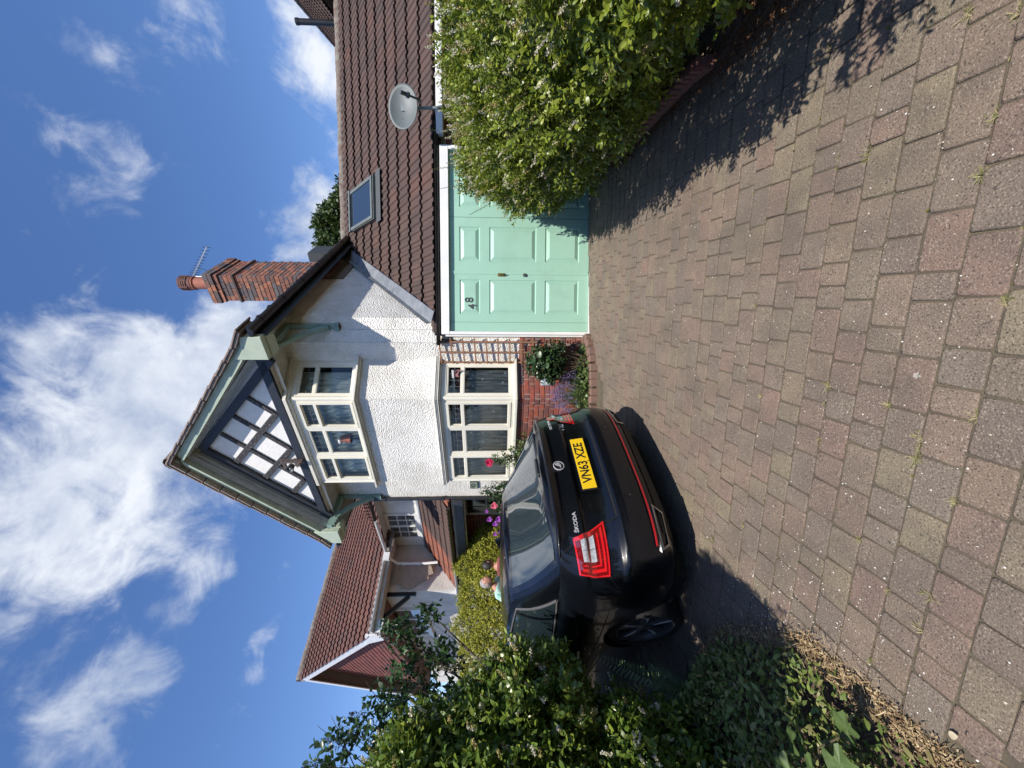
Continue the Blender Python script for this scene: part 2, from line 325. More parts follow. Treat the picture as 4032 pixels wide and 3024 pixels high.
def tile_mesh(name,cover,gauge,amp,mt,seg=8,lift=.028,shape='roll'):
    """tile: x 0..cover, y 0 (bottom edge) .. gauge*1.08 up the slope"""
    V=[];F=[]; gl=gauge*1.06
    def prof(t):
        if shape=='roll':
            return amp*(math.exp(-((t-.5)/.17)**2)*1.7-.35)
        if shape=='double':
            q=(t*2)%1.0 if t<1 else 0.0
            return amp*(-.5 if q<.40 else (-.5+(q-.40)/.10) if q<.50 else .5 if q<.88 else (.5-(q-.88)/.12))
        if shape=='wave': return amp*(max(-.25,math.sin(t*2*PI*2-.6))*1.2)
        return 0
    TT=[0,.2,.25,.44,.5,.7,.75,.94,1.0] if shape=='double' else [i/seg for i in range(seg+1)]
    seg=len(TT)-1
    for t in TT:
        x=cover*t; h=prof(t)
        V+=[(x,0,h+lift),(x,gl,h+.004),(x,0.0,h+lift-.02)]
    for i in range(seg):
        a=i*3; b=a+3; F+=[(a,b,b+1,a+1),(a+2,b+2,b,a)]
    me=bpy.data.meshes.new(name); me.from_pydata(V,[],F); me.materials.append(mt)
    for k,p in enumerate(me.polygons): p.use_smooth=(k%2==0 and shape!='double')
    me.update(); return me
def tile_roof(parent,mx,x0,x1,length,cover,gauge,me,inside=None,name='roof_tile',cap=300,jit=.004,shift=0,order=None,skew=None):
    """mx: 4x4 roof frame (x along eave, y up the slope, z normal) in the parent's space"""
    spots=[]; r=0; y=0
    while y<length-.02:
        x=x0+(shift*cover*(r%2))
        while x<x1:
            if inside is None or inside(x+cover/2,y+gauge/2): spots.append((x,y))
            x+=cover
        y+=gauge; r+=1
    if order: spots.sort(key=order)
    one=spots[:cap]; rest=spots[cap:]
    for (x,y) in one:
        o=bpy.data.objects.new(name,me); COL.objects.link(o); o.parent=parent
        o.matrix_local=mx@Matrix.Translation((x+random.uniform(-.002,.002),y+random.uniform(-jit,jit),random.uniform(0,.004)))@Matrix.Rotation(random.uniform(-.006,.006),4,'Z')@Matrix.Rotation(random.uniform(-.01,.01),4,'X')
    if rest:
        v0=np.array([v.co[:] for v in me.vertices]); f0=np.array([p.vertices[:] for p in me.polygons]); V=[];F=[];Rn=[]
        for k,(x,y) in enumerate(rest):
            V.append(v0+np.array([x,y+random.uniform(-jit,jit),0])); F.append(f0+k*len(v0)); Rn.append(np.full(len(f0),random.random()))
        V=np.concatenate(V); V=np.array([(mx@Vector(p))[:] for p in V])
        npmesh(name,V,np.concatenate(F),np.concatenate(Rn),me.materials[0],parent,'stuff')
    return len(spots)
# ================================================================== ground
GR=-R(12.3)
gn=Vector((-.027,-.045,1)).normalized(); gx=Vector((math.cos(GR),math.sin(GR),0)); gx=(gx-gn*gx.dot(gn)).normalized(); gy=gn.cross(gx)
GF=Matrix((gx,gy,gn)).transposed().to_4x4()       # paving frame: x along the courses, y across, z up
b=MB(); xs=[-90,-40,-20,-9,-5,0,5,9,20,40,90]; ys=[-60,-30,-12,-6,0,4,9.5,20,45,120]
b.grid([[(x,y,ground_z(x,y)-.045) for x in xs] for y in ys])
tag(b.build('ground',M['soil']),kind='structure')
drv=MB(); drv.box(-8.5,5.0,-1.5,8.6,-.05,-.0075)
driveway=drv.build('driveway',M['joint']); driveway.matrix_world=GF; tag(driveway,kind='structure')
# region to pave (world polygon)
PAVE=[(-1.05,.6),(-1.25,1.5),(-1.45,1.95),(-1.62,2.5),(-2.1,2.9),(-3.4,3.6),(-5.5,5.2),(-6.5,6.6),(-3.4,7.4),(-2.25,6.75),(-1.55,6.0),(-.62,5.16),(-.05,4.98),(.55,5.42),(.74,5.53),(3.3,5.33),(3.12,5.25),(2.9,4.4),(2.47,2.95),(2.25,2.0),(1.9,.6)]
def inpoly(x,y,P):
    c=False; j=len(P)-1
    for i in range(len(P)):
        if (P[i][1]>y)!=(P[j][1]>y) and x<(P[j][0]-P[i][0])*(y-P[i][1])/(P[j][1]-P[i][1])+P[i][0]: c=not c
        j=i
    return c
ROW=.136
def pavermesh(l):
    w=ROW-.0048; c=.006; h=l/2-.0028; k=w/2
    vs=[];ring=[(-h,-k),(h,-k),(h,k),(-h,k)]
    def oct(c1,z): return [(-h+c1,-k,z),(h-c1,-k,z),(h,-k+c1,z),(h,k-c1,z),(h-c1,k,z),(-h+c1,k,z),(-h,k-c1,z),(-h,-k+c1,z)]
    a=oct(.006,-.02); b_=oct(.006,-c*.8); s_=1-c/k
    t=[(x*(1-c/h),y*(1-c/k),0) for (x,y,z) in oct(.010,0)]
    fs=[(8+i,8+(i+1)%8,(i+1)%8,i)[::-1] for i in range(8)]+[(16+i,16+(i+1)%8,8+(i+1)%8,8+i)[::-1] for i in range(8)]+[tuple(range(16,24))]
    me=bpy.data.meshes.new('paving_block'); me.from_pydata(a+b_+t,[],fs); me.materials.append(M['paver']); me.update()
    for i,p in enumerate(me.polygons): p.use_smooth=(8<=i<16)
    return me
PL=[.100,.134,.168,.202]; PM={l:pavermesh(l) for l in PL}
inv=GF.inverted(); spots=[]
r_=-12
for row in range(-9,66):
    y=row*ROW; x=-8.4+random.random()*.2; last=None
    while x<4.9:
        l=random.choices(PL,[.16,.24,.32,.28])[0]; c=Vector((x+l/2,y,0)); wv=GF@c
        if wv.y>.55 and inpoly(wv.x,wv.y,PAVE) and abs(wv.x)<1.06*wv.y+.25: spots.append((wv.y+abs(wv.x)*.15,x+l/2,y,l))
        x+=l
spots.sort()
for i,(d,x,y,l) in enumerate(spots[:300]):
    o=bpy.data.objects.new('paving_block',PM[l]); COL.objects.link(o); o.parent=driveway
    o.location=(x,y,max(-.0028,min(.004,random.gauss(0,.002)))); o.rotation_euler=(max(-.014,min(.014,random.gauss(0,.008))),max(-.014,min(.014,random.gauss(0,.007))),random.gauss(0,.008))
V=[];Q=[];Rn=[];T=[]
b=bmesh.new(); lay=b.faces.layers.float.new('rnd')
for (d,x,y,l) in spots[300:]:
    me=PM[l]; mx=Matrix.Translation((x,y,random.uniform(-.003,.003)))@Matrix.Rotation(random.gauss(0,.006),4,'X')@Matrix.Rotation(random.gauss(0,.004),4,'Z'); q=random.random()
    vs=[b.verts.new(mx@v.co) for v in me.vertices]
    for p in me.polygons:
        f=b.faces.new([vs[i] for i in p.vertices]); f[lay]=q
me=bpy.data.meshes.new('paving_block'); b.to_mesh(me); b.free(); me.materials.append(M['paver'])
link('paving_block',me,None,driveway,kind='stuff')

# ================================================================== the house with the gabled wing
house=empty('house',ORG_W,ANG_W,'white roughcast house with a half-timbered gable, two bay windows and a brick chimney','house')
H=house
def bay(d):
    t=.51*d; return [(-2.10-d*1.235,.469),(-1.76-t,-d),(0+t,-d),(.339+d*1.235,.469)]
def band(mb,d0,z0,d1,z1):
    a=bay(d0); c=bay(d1)
    mb.grid([[(p[0],p[1],z0) for p in a],[(p[0],p[1],z1) for p in c]])
def slabband(mb,d,z0,z1,din=-.05):
    a=bay(d); c=bay(din); mb.prism(a+c[::-1],z0,z1,'z')
gz=lambda x,y:ground_z(*Wpt(x,y)[:2])
# rendered walls
w_=MB()
def wallquad(mb,p,q,z0,z1,n=1): mb.add([(p[0],p[1],z0),(q[0],q[1],z0),(q[0],q[1],z1),(p[0],p[1],z1)],[(0,1,2,3)])
wallquad(w_,(-2.755,.469),(-2.08,.469),1.24,4.75); wallquad(w_,(.32,.469),(.64,.469),1.24,4.60); wallquad(w_,(.64,.469),(.899,.728),1.24,4.60)
wallquad(w_,(.899,.728),(.899,6.0),1.24,4.62); wallquad(w_,(-2.755,5.2),(-2.755,.469),.1,4.80); wallquad(w_,(.899,6.0),(-2.755,5.2),.1,4.7)
w_.build('wall',M['render'],H,fix=False)
k=MB(); [band(k,.045*(1-i/6)**2,2.462+.09*i,.045*(1-(i+1)/6)**2,2.462+.09*(i+1)) for i in range(6)]; band(k,0,3.002,0,3.535); k.build('bay_wall',M['render'],H,fix=False)
# plinth brickwork (mortar sheet > bricks)
def plinth(pts,z0,z1,skip=None,dark=False):
    mb=MB()
    for p,q in zip(pts[:-1],pts[1:]): wallquad(mb,p,q,z0,z1)
    mo=mb.build('brick_wall',M['mortar'],H,fix=False)
    for p,q in zip(pts[:-1],pts[1:]):
        d=(Vector(q)-Vector(p)).normalized(); n=Vector((d.y,-d.x))*.010
        brick_face(mo,Vector(p)+n,Vector(q)+n,z0+.01,z1,M['brick'])
plinth(bay(0),.13,1.285); plinth([(.32,.469),(.64,.469),(.899,.728)],.13,1.235); plinth([(-2.755,.469),(-2.08,.469)],.25,1.235)
pl_=MB(); wallquad(pl_,(.899,.728),(.899,6.0),.1,1.24); pl_.build('side_plinth',M['mortar'],H,fix=False)
# bay windows
def frame_mx(p,q):
    p=Vector(p);q=Vector(q); d=(q-p).normalized(); return Matrix(((d.x,-d.y,0,p.x),(d.y,d.x,0,p.y),(0,0,1,0),(0,0,0,1))),(q-p).length
def baywindow(z0,z1,ztr,leadrows,upper):
    """frame with glass, leaded top lights and curtains as sub-parts"""
    fm=MB(); panes=[]; leads=MB(); P=bay(-.015)
    fw=.05
    facets=[(P[2],P[3],1),(P[1],P[2],3),(P[0],P[1],1)]
    for (p,q,nl) in facets:
        mx,Lf=frame_mx(p,q); a0=.055 if nl==3 else .05; a1=Lf-a0
        fm.box(0,Lf,-.012,.05,z0,z0+.045,mx); fm.box(0,Lf,-.012,.05,z1-.04,z1,mx)
        cuts=[a0,a1] if nl==1 else [a0,a0+(a1-a0)*.343,a0+(a1-a0)*.69,a1]
        fm.box(0,a0,-.012,.05,z0+.045,z1-.04,mx); fm.box(a1,Lf,-.012,.05,z0+.045,z1-.04,mx)
        for c in cuts[1:-1]: fm.box(c-.022,c+.022,-.010,.05,z0+.045,z1-.04,mx)
        for i,(c0,c1) in enumerate(zip(cuts[:-1],cuts[1:])):
            if i>0: c0+=.022
            if i<len(cuts)-2: c1-=.022
            open_=(nl==3 and i!=1); proud=-.026 if open_ else -.004; s_=.036 if open_ else .024
            zz0,zz1=z0+.045,z1-.04
            # casement: stiles, rails and transom, mitred look by a thin bead
            fm.box(c0,c0+s_,proud,.03,zz0,zz1,mx); fm.box(c1-s_,c1,proud,.03,zz0,zz1,mx)
            fm.box(c0+s_,c1-s_,proud,.03,zz0,zz0+s_,mx); fm.box(c0+s_,c1-s_,proud,.03,zz1-s_,zz1,mx); fm.box(c0+s_,c1-s_,proud,.03,ztr-.022,ztr+.022,mx)
            for (a,bz,c_,dz) in ((c0+s_,c1-s_,zz0+s_,ztr-.022),(c0+s_,c1-s_,ztr+.022,zz1-s_)):
                bd=.010
                fm.box(a,a+bd,.0,.03,c_,dz,mx); fm.box(bz-bd,bz,.0,.03,c_,dz,mx); fm.box(a+bd,bz-bd,.0,.03,c_,c_+bd,mx); fm.box(a+bd,bz-bd,.0,.03,dz-bd,dz,mx)
                panes.append((mx,a,bz,c_,dz))
            a,bz,c_,dz=c0+s_+.01,c1-s_-.01,ztr+.032,zz1-s_-.01
            n=leadrows
            for j in range(1,n): x=a+(bz-a)*j/n; leads.box(x-.0035,x+.0035,.012,.017,c_,dz,mx)
            zc=(c_+dz)/2; leads.box(a,bz,.0115,.0175,zc-.0035,zc+.0035,mx)
        if nl==3:
            for c0_,c1_ in ((cuts[0],cuts[1]-.022),(cuts[2]+.022,cuts[3])): fm.box(c0_,c1_,-.016,-.012,z0+.012,z0+.03,mx)
    # corner posts
    for c in (P[1],P[2]):
        fm.lathe([(.034,z0),(.034,z1)],10,(c[0],c[1]+.01,0))
    fo=fm.build('bay_window',M['cream'],H,bevel=.003)
    for (mx,a,bz,c_,dz) in panes:
        g=MB(); g.add([(a,.014,c_),(bz,.014,c_),(bz,.014,dz),(a,.014,dz)],[(0,1,2,3)],mx); g.build('pane',M['glass'],fo,fix=False)
    leads.build('lead_came',M['leadcame'],fo)
    return fo
mat('sill_cream',(.70,.67,.57),.45,(.6,.58,.5),5)
def trims(z0,z1,lead=False):
    t=MB(); slabband(t,.055,z0-.045,z0-.012); slabband(t,.035,z0-.012,z0+.001); t.build('window_sill',MATS['sill_cream'],H,bevel=.003)
    t=MB(); slabband(t,.0,z1+.001,z1+.03); slabband(t,.025,z1+.03,z1+.055); slabband(t,.055,z1+.055,z1+.078); slabband(t,.062,z1+.078,z1+.112); t.build('head_moulding',MATS['sill_cream'],H,bevel=.003)
lowwin=baywindow(1.33,2.352,2.075,4,False); trims(1.33,2.352)
upwin=baywindow(3.585,4.44,4.16,4,True)
t=MB(); slabband(t,.085,3.555,3.583); t.build('window_sill',MATS['sill_cream'],H,bevel=.003)
t=MB(); slabband(t,.045,3.535,3.5545); t.build('sill_apron',MATS['sill_cream'],H)
t=MB(); slabband(t,.0,4.441,4.47); slabband(t,.025,4.47,4.50); slabband(t,.05,4.50,4.548); t.build('head_moulding',MATS['sill_cream'],H,bevel=.003)
t=MB(); a=bay(.07); t.prism([(p[0],p[1]) for p in a]+[(-.2,.47),(-1.6,.47)],2.452,2.461,'z'); t.build('bay_soffit',M['soffit'],H)
# rooms behind the bays
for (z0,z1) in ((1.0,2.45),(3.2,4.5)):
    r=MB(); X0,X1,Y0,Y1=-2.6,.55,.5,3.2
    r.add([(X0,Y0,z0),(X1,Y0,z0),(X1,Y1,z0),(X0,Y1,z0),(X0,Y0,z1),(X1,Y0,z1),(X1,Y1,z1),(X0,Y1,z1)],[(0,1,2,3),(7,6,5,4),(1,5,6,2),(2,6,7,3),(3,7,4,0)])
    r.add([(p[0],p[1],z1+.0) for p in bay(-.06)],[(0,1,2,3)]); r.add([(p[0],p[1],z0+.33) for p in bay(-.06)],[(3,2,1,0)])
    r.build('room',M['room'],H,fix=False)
# net curtains (thin wavy cloth set behind the panes, spotted on the ground floor)
def curtainmat(name,c,alpha,dots=False):
    m=bpy.data.materials.new(name); m.use_nodes=True; n=m.node_tree.nodes; l=m.node_tree.links; b_=n['Principled BSDF']; b_.inputs['Base Color'].default_value=c+(1,); b_.inputs['Roughness'].default_value=.9
    g=n.new('ShaderNodeNewGeometry'); q=n.new('ShaderNodeTexNoise'); q.inputs['Scale'].default_value=28; q.inputs['Detail'].default_value=5; mp_=n.new('ShaderNodeMapping'); mp_.inputs['Scale'].default_value=(1,1,.12); l.new(g.outputs['Position'],mp_.inputs[0]); l.new(mp_.outputs[0],q.inputs['Vector'])
    r=n.new('ShaderNodeMapRange'); l.new(q.outputs['Fac'],r.inputs[0]); r.inputs[1].default_value=.35; r.inputs[2].default_value=.75; r.inputs[3].default_value=alpha*.5; r.inputs[4].default_value=alpha*1.6
    src=r.outputs[0]
    if dots:
        v=n.new('ShaderNodeTexVoronoi'); v.inputs['Scale'].default_value=9.0; v.inputs['Randomness'].default_value=.75; l.new(g.outputs['Position'],v.inputs['Vector'])
        d=n.new('ShaderNodeMapRange'); l.new(v.outputs['Distance'],d.inputs[0]); d.inputs[1].default_value=.15; d.inputs[2].default_value=.22; d.inputs[3].default_value=.9; d.inputs[4].default_value=0
        mxx=n.new('ShaderNodeMath'); mxx.operation='MAXIMUM'; l.new(src,mxx.inputs[0]); l.new(d.outputs[0],mxx.inputs[1]); src=mxx.outputs[0]
    l.new(src,b_.inputs['Alpha']); return m
netA=curtainmat('spotted_net',(.76,.80,.80),.42,True); netB=curtainmat('plain_voile',(.74,.80,.77),1.0)
def curtain(z0,z1,mt,d=-.12,amp=.012,name='net_curtain',par=None):
    P=bay(d); rows=[[],[]]
    for (p,q) in zip(P[:-1],P[1:]):
        n=int((Vector(q)-Vector(p)).length/.012)
        for i in range(n):
            t_=i/n; x=p[0]+(q[0]-p[0])*t_; y=p[1]+(q[1]-p[1])*t_+amp*math.sin(i*.9)+amp*.6*math.sin(i*.37+1)
            rows[0].append((x,y,z0)); rows[1].append((x,y,z1))
    c=MB(); c.grid(rows); c.build(name,mt,par,smooth='all',fix=False)
curtain(1.36,2.09,netA,par=lowwin); curtain(3.62,4.43,netB,d=-.16,amp=.014,par=upwin)
pz=0; pk=mat('dusty_pink_cloth',(.40,.20,.19),.9,(.28,.12,.12),12); wc=mat('white_cloth',(.62,.62,.6),.9)
for (x,y,zz,wd) in ((.13,.30,2.13,.34),(-.36,.16,2.15,.30),(-1.0,.16,2.17,.40),(-1.5,.2,2.15,.26)):
    s=MB(); s.grid([[(x-wd/2+wd*i/8,y+.015*math.sin(i*2),zz+.05+.02*math.sin(i*1.3)-j*.045*(1+.4*math.sin(i*.8))) for i in range(9)] for j in range(3)]); s.build('swag_curtain',pk,lowwin,smooth='all',fix=False)
    s=MB(); s.box(x-wd/2,x+wd/2,y-.02,y-.015,zz+.07,zz+.10); s.build('curtain_heading',wc,lowwin)
# table lamp on the upstairs sill
lamp=empty('table_lamp',Wpt(-.84,.075,3.60),ANG_W,'table lamp with rusty brown shade and white cloth on top in the upstairs window','lamp')
s=MB(); s.lathe([(.066,.22),(.045,.38)],20); s.build('lamp_shade',mat('rust_brown_shade',(.26,.09,.05),.7,(.18,.06,.04),20),lamp,smooth=True,fix=False)
s=MB(); s.lathe([(.045,0),(.045,.012),(.012,.03),(.02,.10),(.01,.24)],14); s.build('lamp_base',M['dgrey'],lamp,smooth=True)
s=MB(); s.ball((-.02,-.01,.39),(.07,.05,.035),12,6); s.build('cloth',wc,lamp,smooth='all')
# ---- roof
RS=.848; ZT=6.385
def ztop(x): return ZT-RS*abs(x+1.0)
def zund(x): return ztop(x)-.19
s=MB(); y0,y1=-.165,5.6
xr,xl=1.12,-3.16
poly=[(-1,ztop(-1)),(xr,ztop(xr)),(xr,ztop(xr)-.09),(xr-.06,zund(xr-.06)),(-1,zund(-1)),(xl+.06,zund(xl+.06)),(xl,ztop(xl)-.09),(xl,ztop(xl))]
s.prism(poly,y0,y1,'y'); roof=s.build('roof',M['soffit'],H)
# flat soffit under the jettied gable
s=MB(); s.add([(-2.92,-.02,4.552),(.92,-.02,4.552),(.92,.735,4.552),(-2.92,.735,4.552)],[(3,2,1,0)]); s.build('gable_soffit',M['soffit'],H,fix=False)
# gable panel and timbers
AX,AZ=-.955,6.125; GS=.945
s=MB(); s.add([(-2.66,.03,4.56),(.70,.03,4.56),(AX,.03,AZ)],[(0,1,2)]); s.add([(-2.9,.06,4.5),(.9,.06,4.5),(.9,.06,4.7),(AX,.06,6.3),(-2.9,.06,4.7)],[(0,1,2,3,4)]); s.build('gable_panel',M['plaster'],H,fix=False)
def timber(p,q,w,mt,d0=-.012,ext=0,name='timber'):
    p=Vector((p[0],p[1]));q=Vector((q[0],q[1])); d=(q-p).normalized(); n=Vector((-d.y,d.x))*w/2; p=p-d*ext; q=q+d*ext
    s=MB(); s.prism([p-n,q-n,q+n,p+n],d0,.029,'y'); return s.build(name,mt,H,bevel=.004)
rw=.115; off=rw/2*math.hypot(1,GS)
timber((AX,AZ-off),(.66,4.57-.06),rw,M['blacktim'],-.03); timber((AX,AZ-off-.005),(-2.64,4.57-.04),rw,M['blacktim'],-.029)
s=MB(); s.box(-2.72,.86,-.03,.029,4.575,4.70); s.build('beam',M['blacktim'],H,bevel=.006)
for (p,q) in (((-1.30,5.70),(-.27,4.74)),((-1.66,5.37),(-.98,4.74)),((-2.03,5.03),(-1.70,4.74))): timber(p,q,.085,M['cracktim'],-.006)
for (p,q) in (((.02,5.05),(-.27,4.78)),((-.32,5.36),(-.98,4.77)),((-.66,5.67),(-1.70,4.76))): timber(p,q,.07,M['cracktim'],.002)
# sloping soffit boards between barge board and rafters
for sgn in (1,-1):
    for (ya,yb,o) in ((-.17,-.115,.0),(-.115,-.06,.022),(-.06,.0,.05)):
        s=MB(); X=lambda z,:None
        pts=[]
        for t_ in (0,1):
            x=AX+sgn*(2.02 if sgn>0 else 2.05)*t_
            z=AZ+.085-.895*abs(x-AX)-o
            pts.append((x,z))
        (xa,za),(xb,zb)=pts
        s.add([(xa,ya,za),(xb,ya,zb),(xb,yb,zb),(xa,yb,za)],[(0,1,2,3)]); s.add([(xa,yb,za),(xb,yb,zb),(xb,yb,zb-.03),(xa,yb,za-.03)],[(0,1,2,3)]); s.build('soffit_board',M['greyboard'],H,fix=False)
# barge boards with curved foot, and boxed ends
def barge(sgn):
    pts=[]; n=16
    for i in range(n+1):
        t_=i/n; x=-1.0+sgn*t_*(2.02 if sgn>0 else 2.06); z=ztop(x)-.02+(.10*max(0,(t_-.84)/.16)**2)
        pts.append((x,z))
    dn=.150
    s=MB(); rows=[]
    for (x,z) in pts: rows.append([(x,-.205,z),(x,-.205,z-dn+.05),(x,-.23,z-dn+.045),(x,-.23,z-dn),(x,-.165,z-dn),(x,-.165,z)])
    s.grid(rows,close=True); s.build('barge_board',M['green'],H)
barge(1); barge(-1)
s=MB(); s.prism([(.80,4.375),(1.12,4.375),(1.12,4.62),(.98,4.66),(.80,4.80)],-.245,-.16,'y'); s.box(.80,1.12,-.16,.02,4.36,4.60); s.build('barge_end',M['green'],H,bevel=.006)
s=MB(); s.prism([(-2.80,4.375),(-3.14,4.375),(-3.14,4.60),(-2.98,4.67),(-2.80,4.80)][::-1],-.245,-.16,'y'); s.box(-3.14,-2.80,-.16,.02,4.36,4.60); s.build('barge_end',M['green'],H,bevel=.006)
# verge tiles
for sgn in (1,-1):
    Ls=2.18/math.cos(math.atan(RS)); n=11
    for i in range(n):
        t0=i/n; 
        s=MB(); gl=Ls/n*1.12
        s.box(0,gl,-.295,.05,.0,.022); s.box(0.02,gl*.9,-.28,.02,-.035,-.003)
        x=-1.0+sgn*2.18*(t0); z=ztop(x)+.012
        o=s.build('verge_tile',M['verge'],roof,bevel=.004)
        sl=math.atan(RS)*(1 if i<n-1 else .82)
        lift=0 if i<n-1 else .0
        o.location=(x,random.uniform(-.006,.006),z+.012+lift+random.uniform(0,.004)); o.rotation_euler=(0,(sl-.045+random.uniform(-.01,.01)) if sgn>0 else PI-(sl-.045),0)
        if sgn<0: o.scale=(1,1,-1)
s=MB()
for i in range(13):
    y=-.27+i*.42; s.lathe([(.12,0),(.12,.43)],10,(0,0,0),Matrix.Translation((-1,y,ZT-.035+(.006 if i%2 else 0)))@Matrix.Rotation(-PI/2,4,'X'))
s.build('ridge_tile',M['ridge'],roof,smooth=True,fix=False)
tm=tile_mesh('roof_tile',.30,.31,.018,M['tile'],6)
for sgn in (1,-1):
    a=math.atan(RS)
    if sgn>0: mx=Matrix.Translation((1.15,5.6,ztop(1.15)+.01))@Matrix.Rotation(-PI/2,4,'Z').inverted().inverted() @Matrix.Identity(4)
    ex=Vector((0,-1 if sgn<0 else 1,0)); ey=Vector((-sgn*math.cos(a),0,math.sin(a))); ez=ex.cross(ey)
    base=Vector((xr+.03 if sgn>0 else xl-.03,5.55 if sgn<0 else -.0,ztop(xr if sgn>0 else xl)-.02))
    mx=Matrix((ex,ey,ez)).transposed().to_4x4(); mx.translation=base
    tile_roof(roof,mx,0.05,5.5,2.5,.30,.31,tm,cap=0)
# brackets
def bracket(x,yw,yo,ztop_,zb,name='eaves_bracket'):
    s=MB(); w=.075
    s.box(x-w/2,x+w/2,yw-.055,yw,zb,ztop_); s.box(x-w/2-.012,x+w/2+.012,yw-.075,yw,zb,zb+.07)
    s.box(x-w/2,x+w/2,yo,yw-.055,ztop_-.09,ztop_-.002)
    n=9; pa=(yw-.06,zb+.16); pb=(yo+.20,ztop_-.10); rows=[]
    for i in range(n+1):
        t_=i/n; yy=pa[0]+(pb[0]-pa[0])*t_; zz=pa[1]+(pb[1]-pa[1])*t_; bow=.055*math.sin(PI*t_)
        yy+=bow*.7; zz+=bow*.7
        rows.append([(x-w/2+.01,yy-.03,zz-.03),(x+w/2-.01,yy-.03,zz-.03),(x+w/2-.01,yy+.03,zz+.03),(x-w/2+.01,yy+.03,zz+.03)])
    s.grid(rows,close=True)
    for i,(dy,dz) in enumerate(((0,.0),(.05,-.03),(.10,-.05))): s.box(x-w/2-.008,x+w/2+.008,yo+.02+dy,yo+.075+dy,ztop_-.13+dz*.4,ztop_-.085)
    return s.build(name,M['brack'],H,bevel=.004)
bracket(.815,.645,-.20,4.555,3.79); bracket(-2.70,.469,-.20,4.555,3.75)
# gutter right side, fascia and joints; left gutter stub; downpipe
def gutter(pa,pb,r,name,par,mt,joints=6,open_up=True):
    pa=Vector(pa);pb=Vector(pb); d=(pb-pa).normalized(); side=d.cross(Vector((0,0,1))).normalized(); s=MB(); rows=[]
    for p in (pa,pb):
        row=[]
        for k_ in range(9): a=PI+PI*k_/8; row.append(p+side*(r*math.cos(a))+Vector((0,0,r*math.sin(a)+r*.3)))
        for k_ in range(8,-1,-1): a=PI+PI*k_/8; row.append(p+side*((r-.006)*math.cos(a))+Vector((0,0,(r-.006)*math.sin(a)+r*.3)))
        rows.append(row)
    s.grid(rows,close=True)
    for e,sg in ((pa,-1),(pb,1)): s.add([e+side*(r*math.cos(PI+PI*k_/8))+Vector((0,0,r*math.sin(PI+PI*k_/8)+r*.3)) for k_ in range(9)],[tuple(range(9))])
    for j in range(joints):
        c=pa+(pb-pa)*((j+.5)/joints); rr=r+.007
        rows=[[c+d*o_+side*(rr*math.cos(PI+PI*k_/8))+Vector((0,0,rr*math.sin(PI+PI*k_/8)+r*.3)) for k_ in range(9)] for o_ in (-.025,.025)]; s.grid(rows)
    return s.build(name,mt,par,smooth=True,fix=False)
gutter((1.185,-.25,4.475),(1.185,5.4,4.475),.062,'gutter',H,M['gutter'],9)
s=MB(); s.box(1.095,1.12,-.16,5.4,4.34,4.53); s.build('fascia_board',M['gutter'],H)
gutter((-3.22,-.25,4.475),(-3.22,1.3,4.475),.055,'gutter',H,M['gutter'],2)
s=MB(); s.tube([(-3.2,1.0,4.40),(-3.2,1.0,4.26),(-2.82,.50,4.0),(-2.76,.42,3.9),(-2.76,.42,.35)],.034,10)
for z in (3.7,2.6,1.5): s.lathe([(.043,z-.03),(.043,z+.03)],10,(-2.76,.42,0))
s.build('downpipe',M['gutter'],H,smooth=True)
# cables down the render
s=MB(); s.tube([(.66,.452,4.5),(.655,.455,3.2),(.65,.455,2.4)],.003,5); s.tube([(.78,.598,3.78),(.782,.60,2.5)],.003,5); s.build('cable',M['greyboard'],H)
# ---- chimney
CX0,CX1,CY0,CY1=.49,.937,2.16,2.92
core=MB(); core.box(CX0+.012,CX1-.012,CY0+.012,CY1-.012,4.2,6.50); chim=core.build('chimney',M['mortar_dark'],H)
def ringbricks(z0,z1,off):
    x0,x1,y0,y1=CX0-off,CX1+off,CY0-off,CY1+off
    brick_face(chim,(x0,y0),(x1,y0),z0,z1,M['chbrick'],flemish=True,depth=.09)
    brick_face(chim,(x1,y0),(x1,y1),z0,z1,M['chbrick'],flemish=True,depth=.09)
def ringall(z0,z1,off):
    ringbricks(z0,z1,off); x0,x1,y0,y1=CX0-off,CX1+off,CY0-off,CY1+off
    brick_face(chim,(x0,y1),(x0,y0),z0,z1,M['chbrick'],flemish=False,depth=.09)
ringbricks(4.45,5.94,0); ringall(5.945,6.0,.0)
s=MB(); 
def slab(mb,off,z0,z1): mb.box(CX0-off,CX1+off,CY0-off,CY1+off,z0,z1)
slab(s,.022,6.005,6.045); s.build('drip_course',mat('sooty_brick',(.05,.045,.042),.95,(.09,.06,.05),20,bump=.8,bscale=50),chim,bevel=.006)
ringall(6.052,6.27,.0)
core2=MB(); slab(core2,.008,6.277,6.345); slab(core2,.026,6.352,6.50); core2.build('cap_core',M['mortar_dark'],chim)
ringall(6.280,6.34,.018); ringall(6.352,6.48,.036)
s=MB(); slab(s,.03,6.49,6.515); s.build('flaunching',mat('cement_flaunching',(.14,.12,.10),.95,(.2,.18,.16),12,bump=1,bscale=40,bd=.02),chim,bevel=.01)
pz=6.51; s=MB(); s.lathe([(.104,pz-.02),(.102,pz+.36),(.118,pz+.365),(.118,pz+.385),(.105,pz+.39)],24,(.70,2.42,0)); s.build('chimney_pot',M['pot'],chim,smooth=True,fix=False)
pz+=.10; s=MB(); s.lathe([(.105,pz+.29),(.118,pz+.30),(.118,pz+.345),(.108,pz+.35)],24,(.70,2.42,0))
for i in range(4):
    z=pz+.35+i*.037; s.lathe([(.112,z+.016),(.122,z+.016),(.122,z+.037),(.112,z+.037)],24,(.70,2.42,0),close=True)
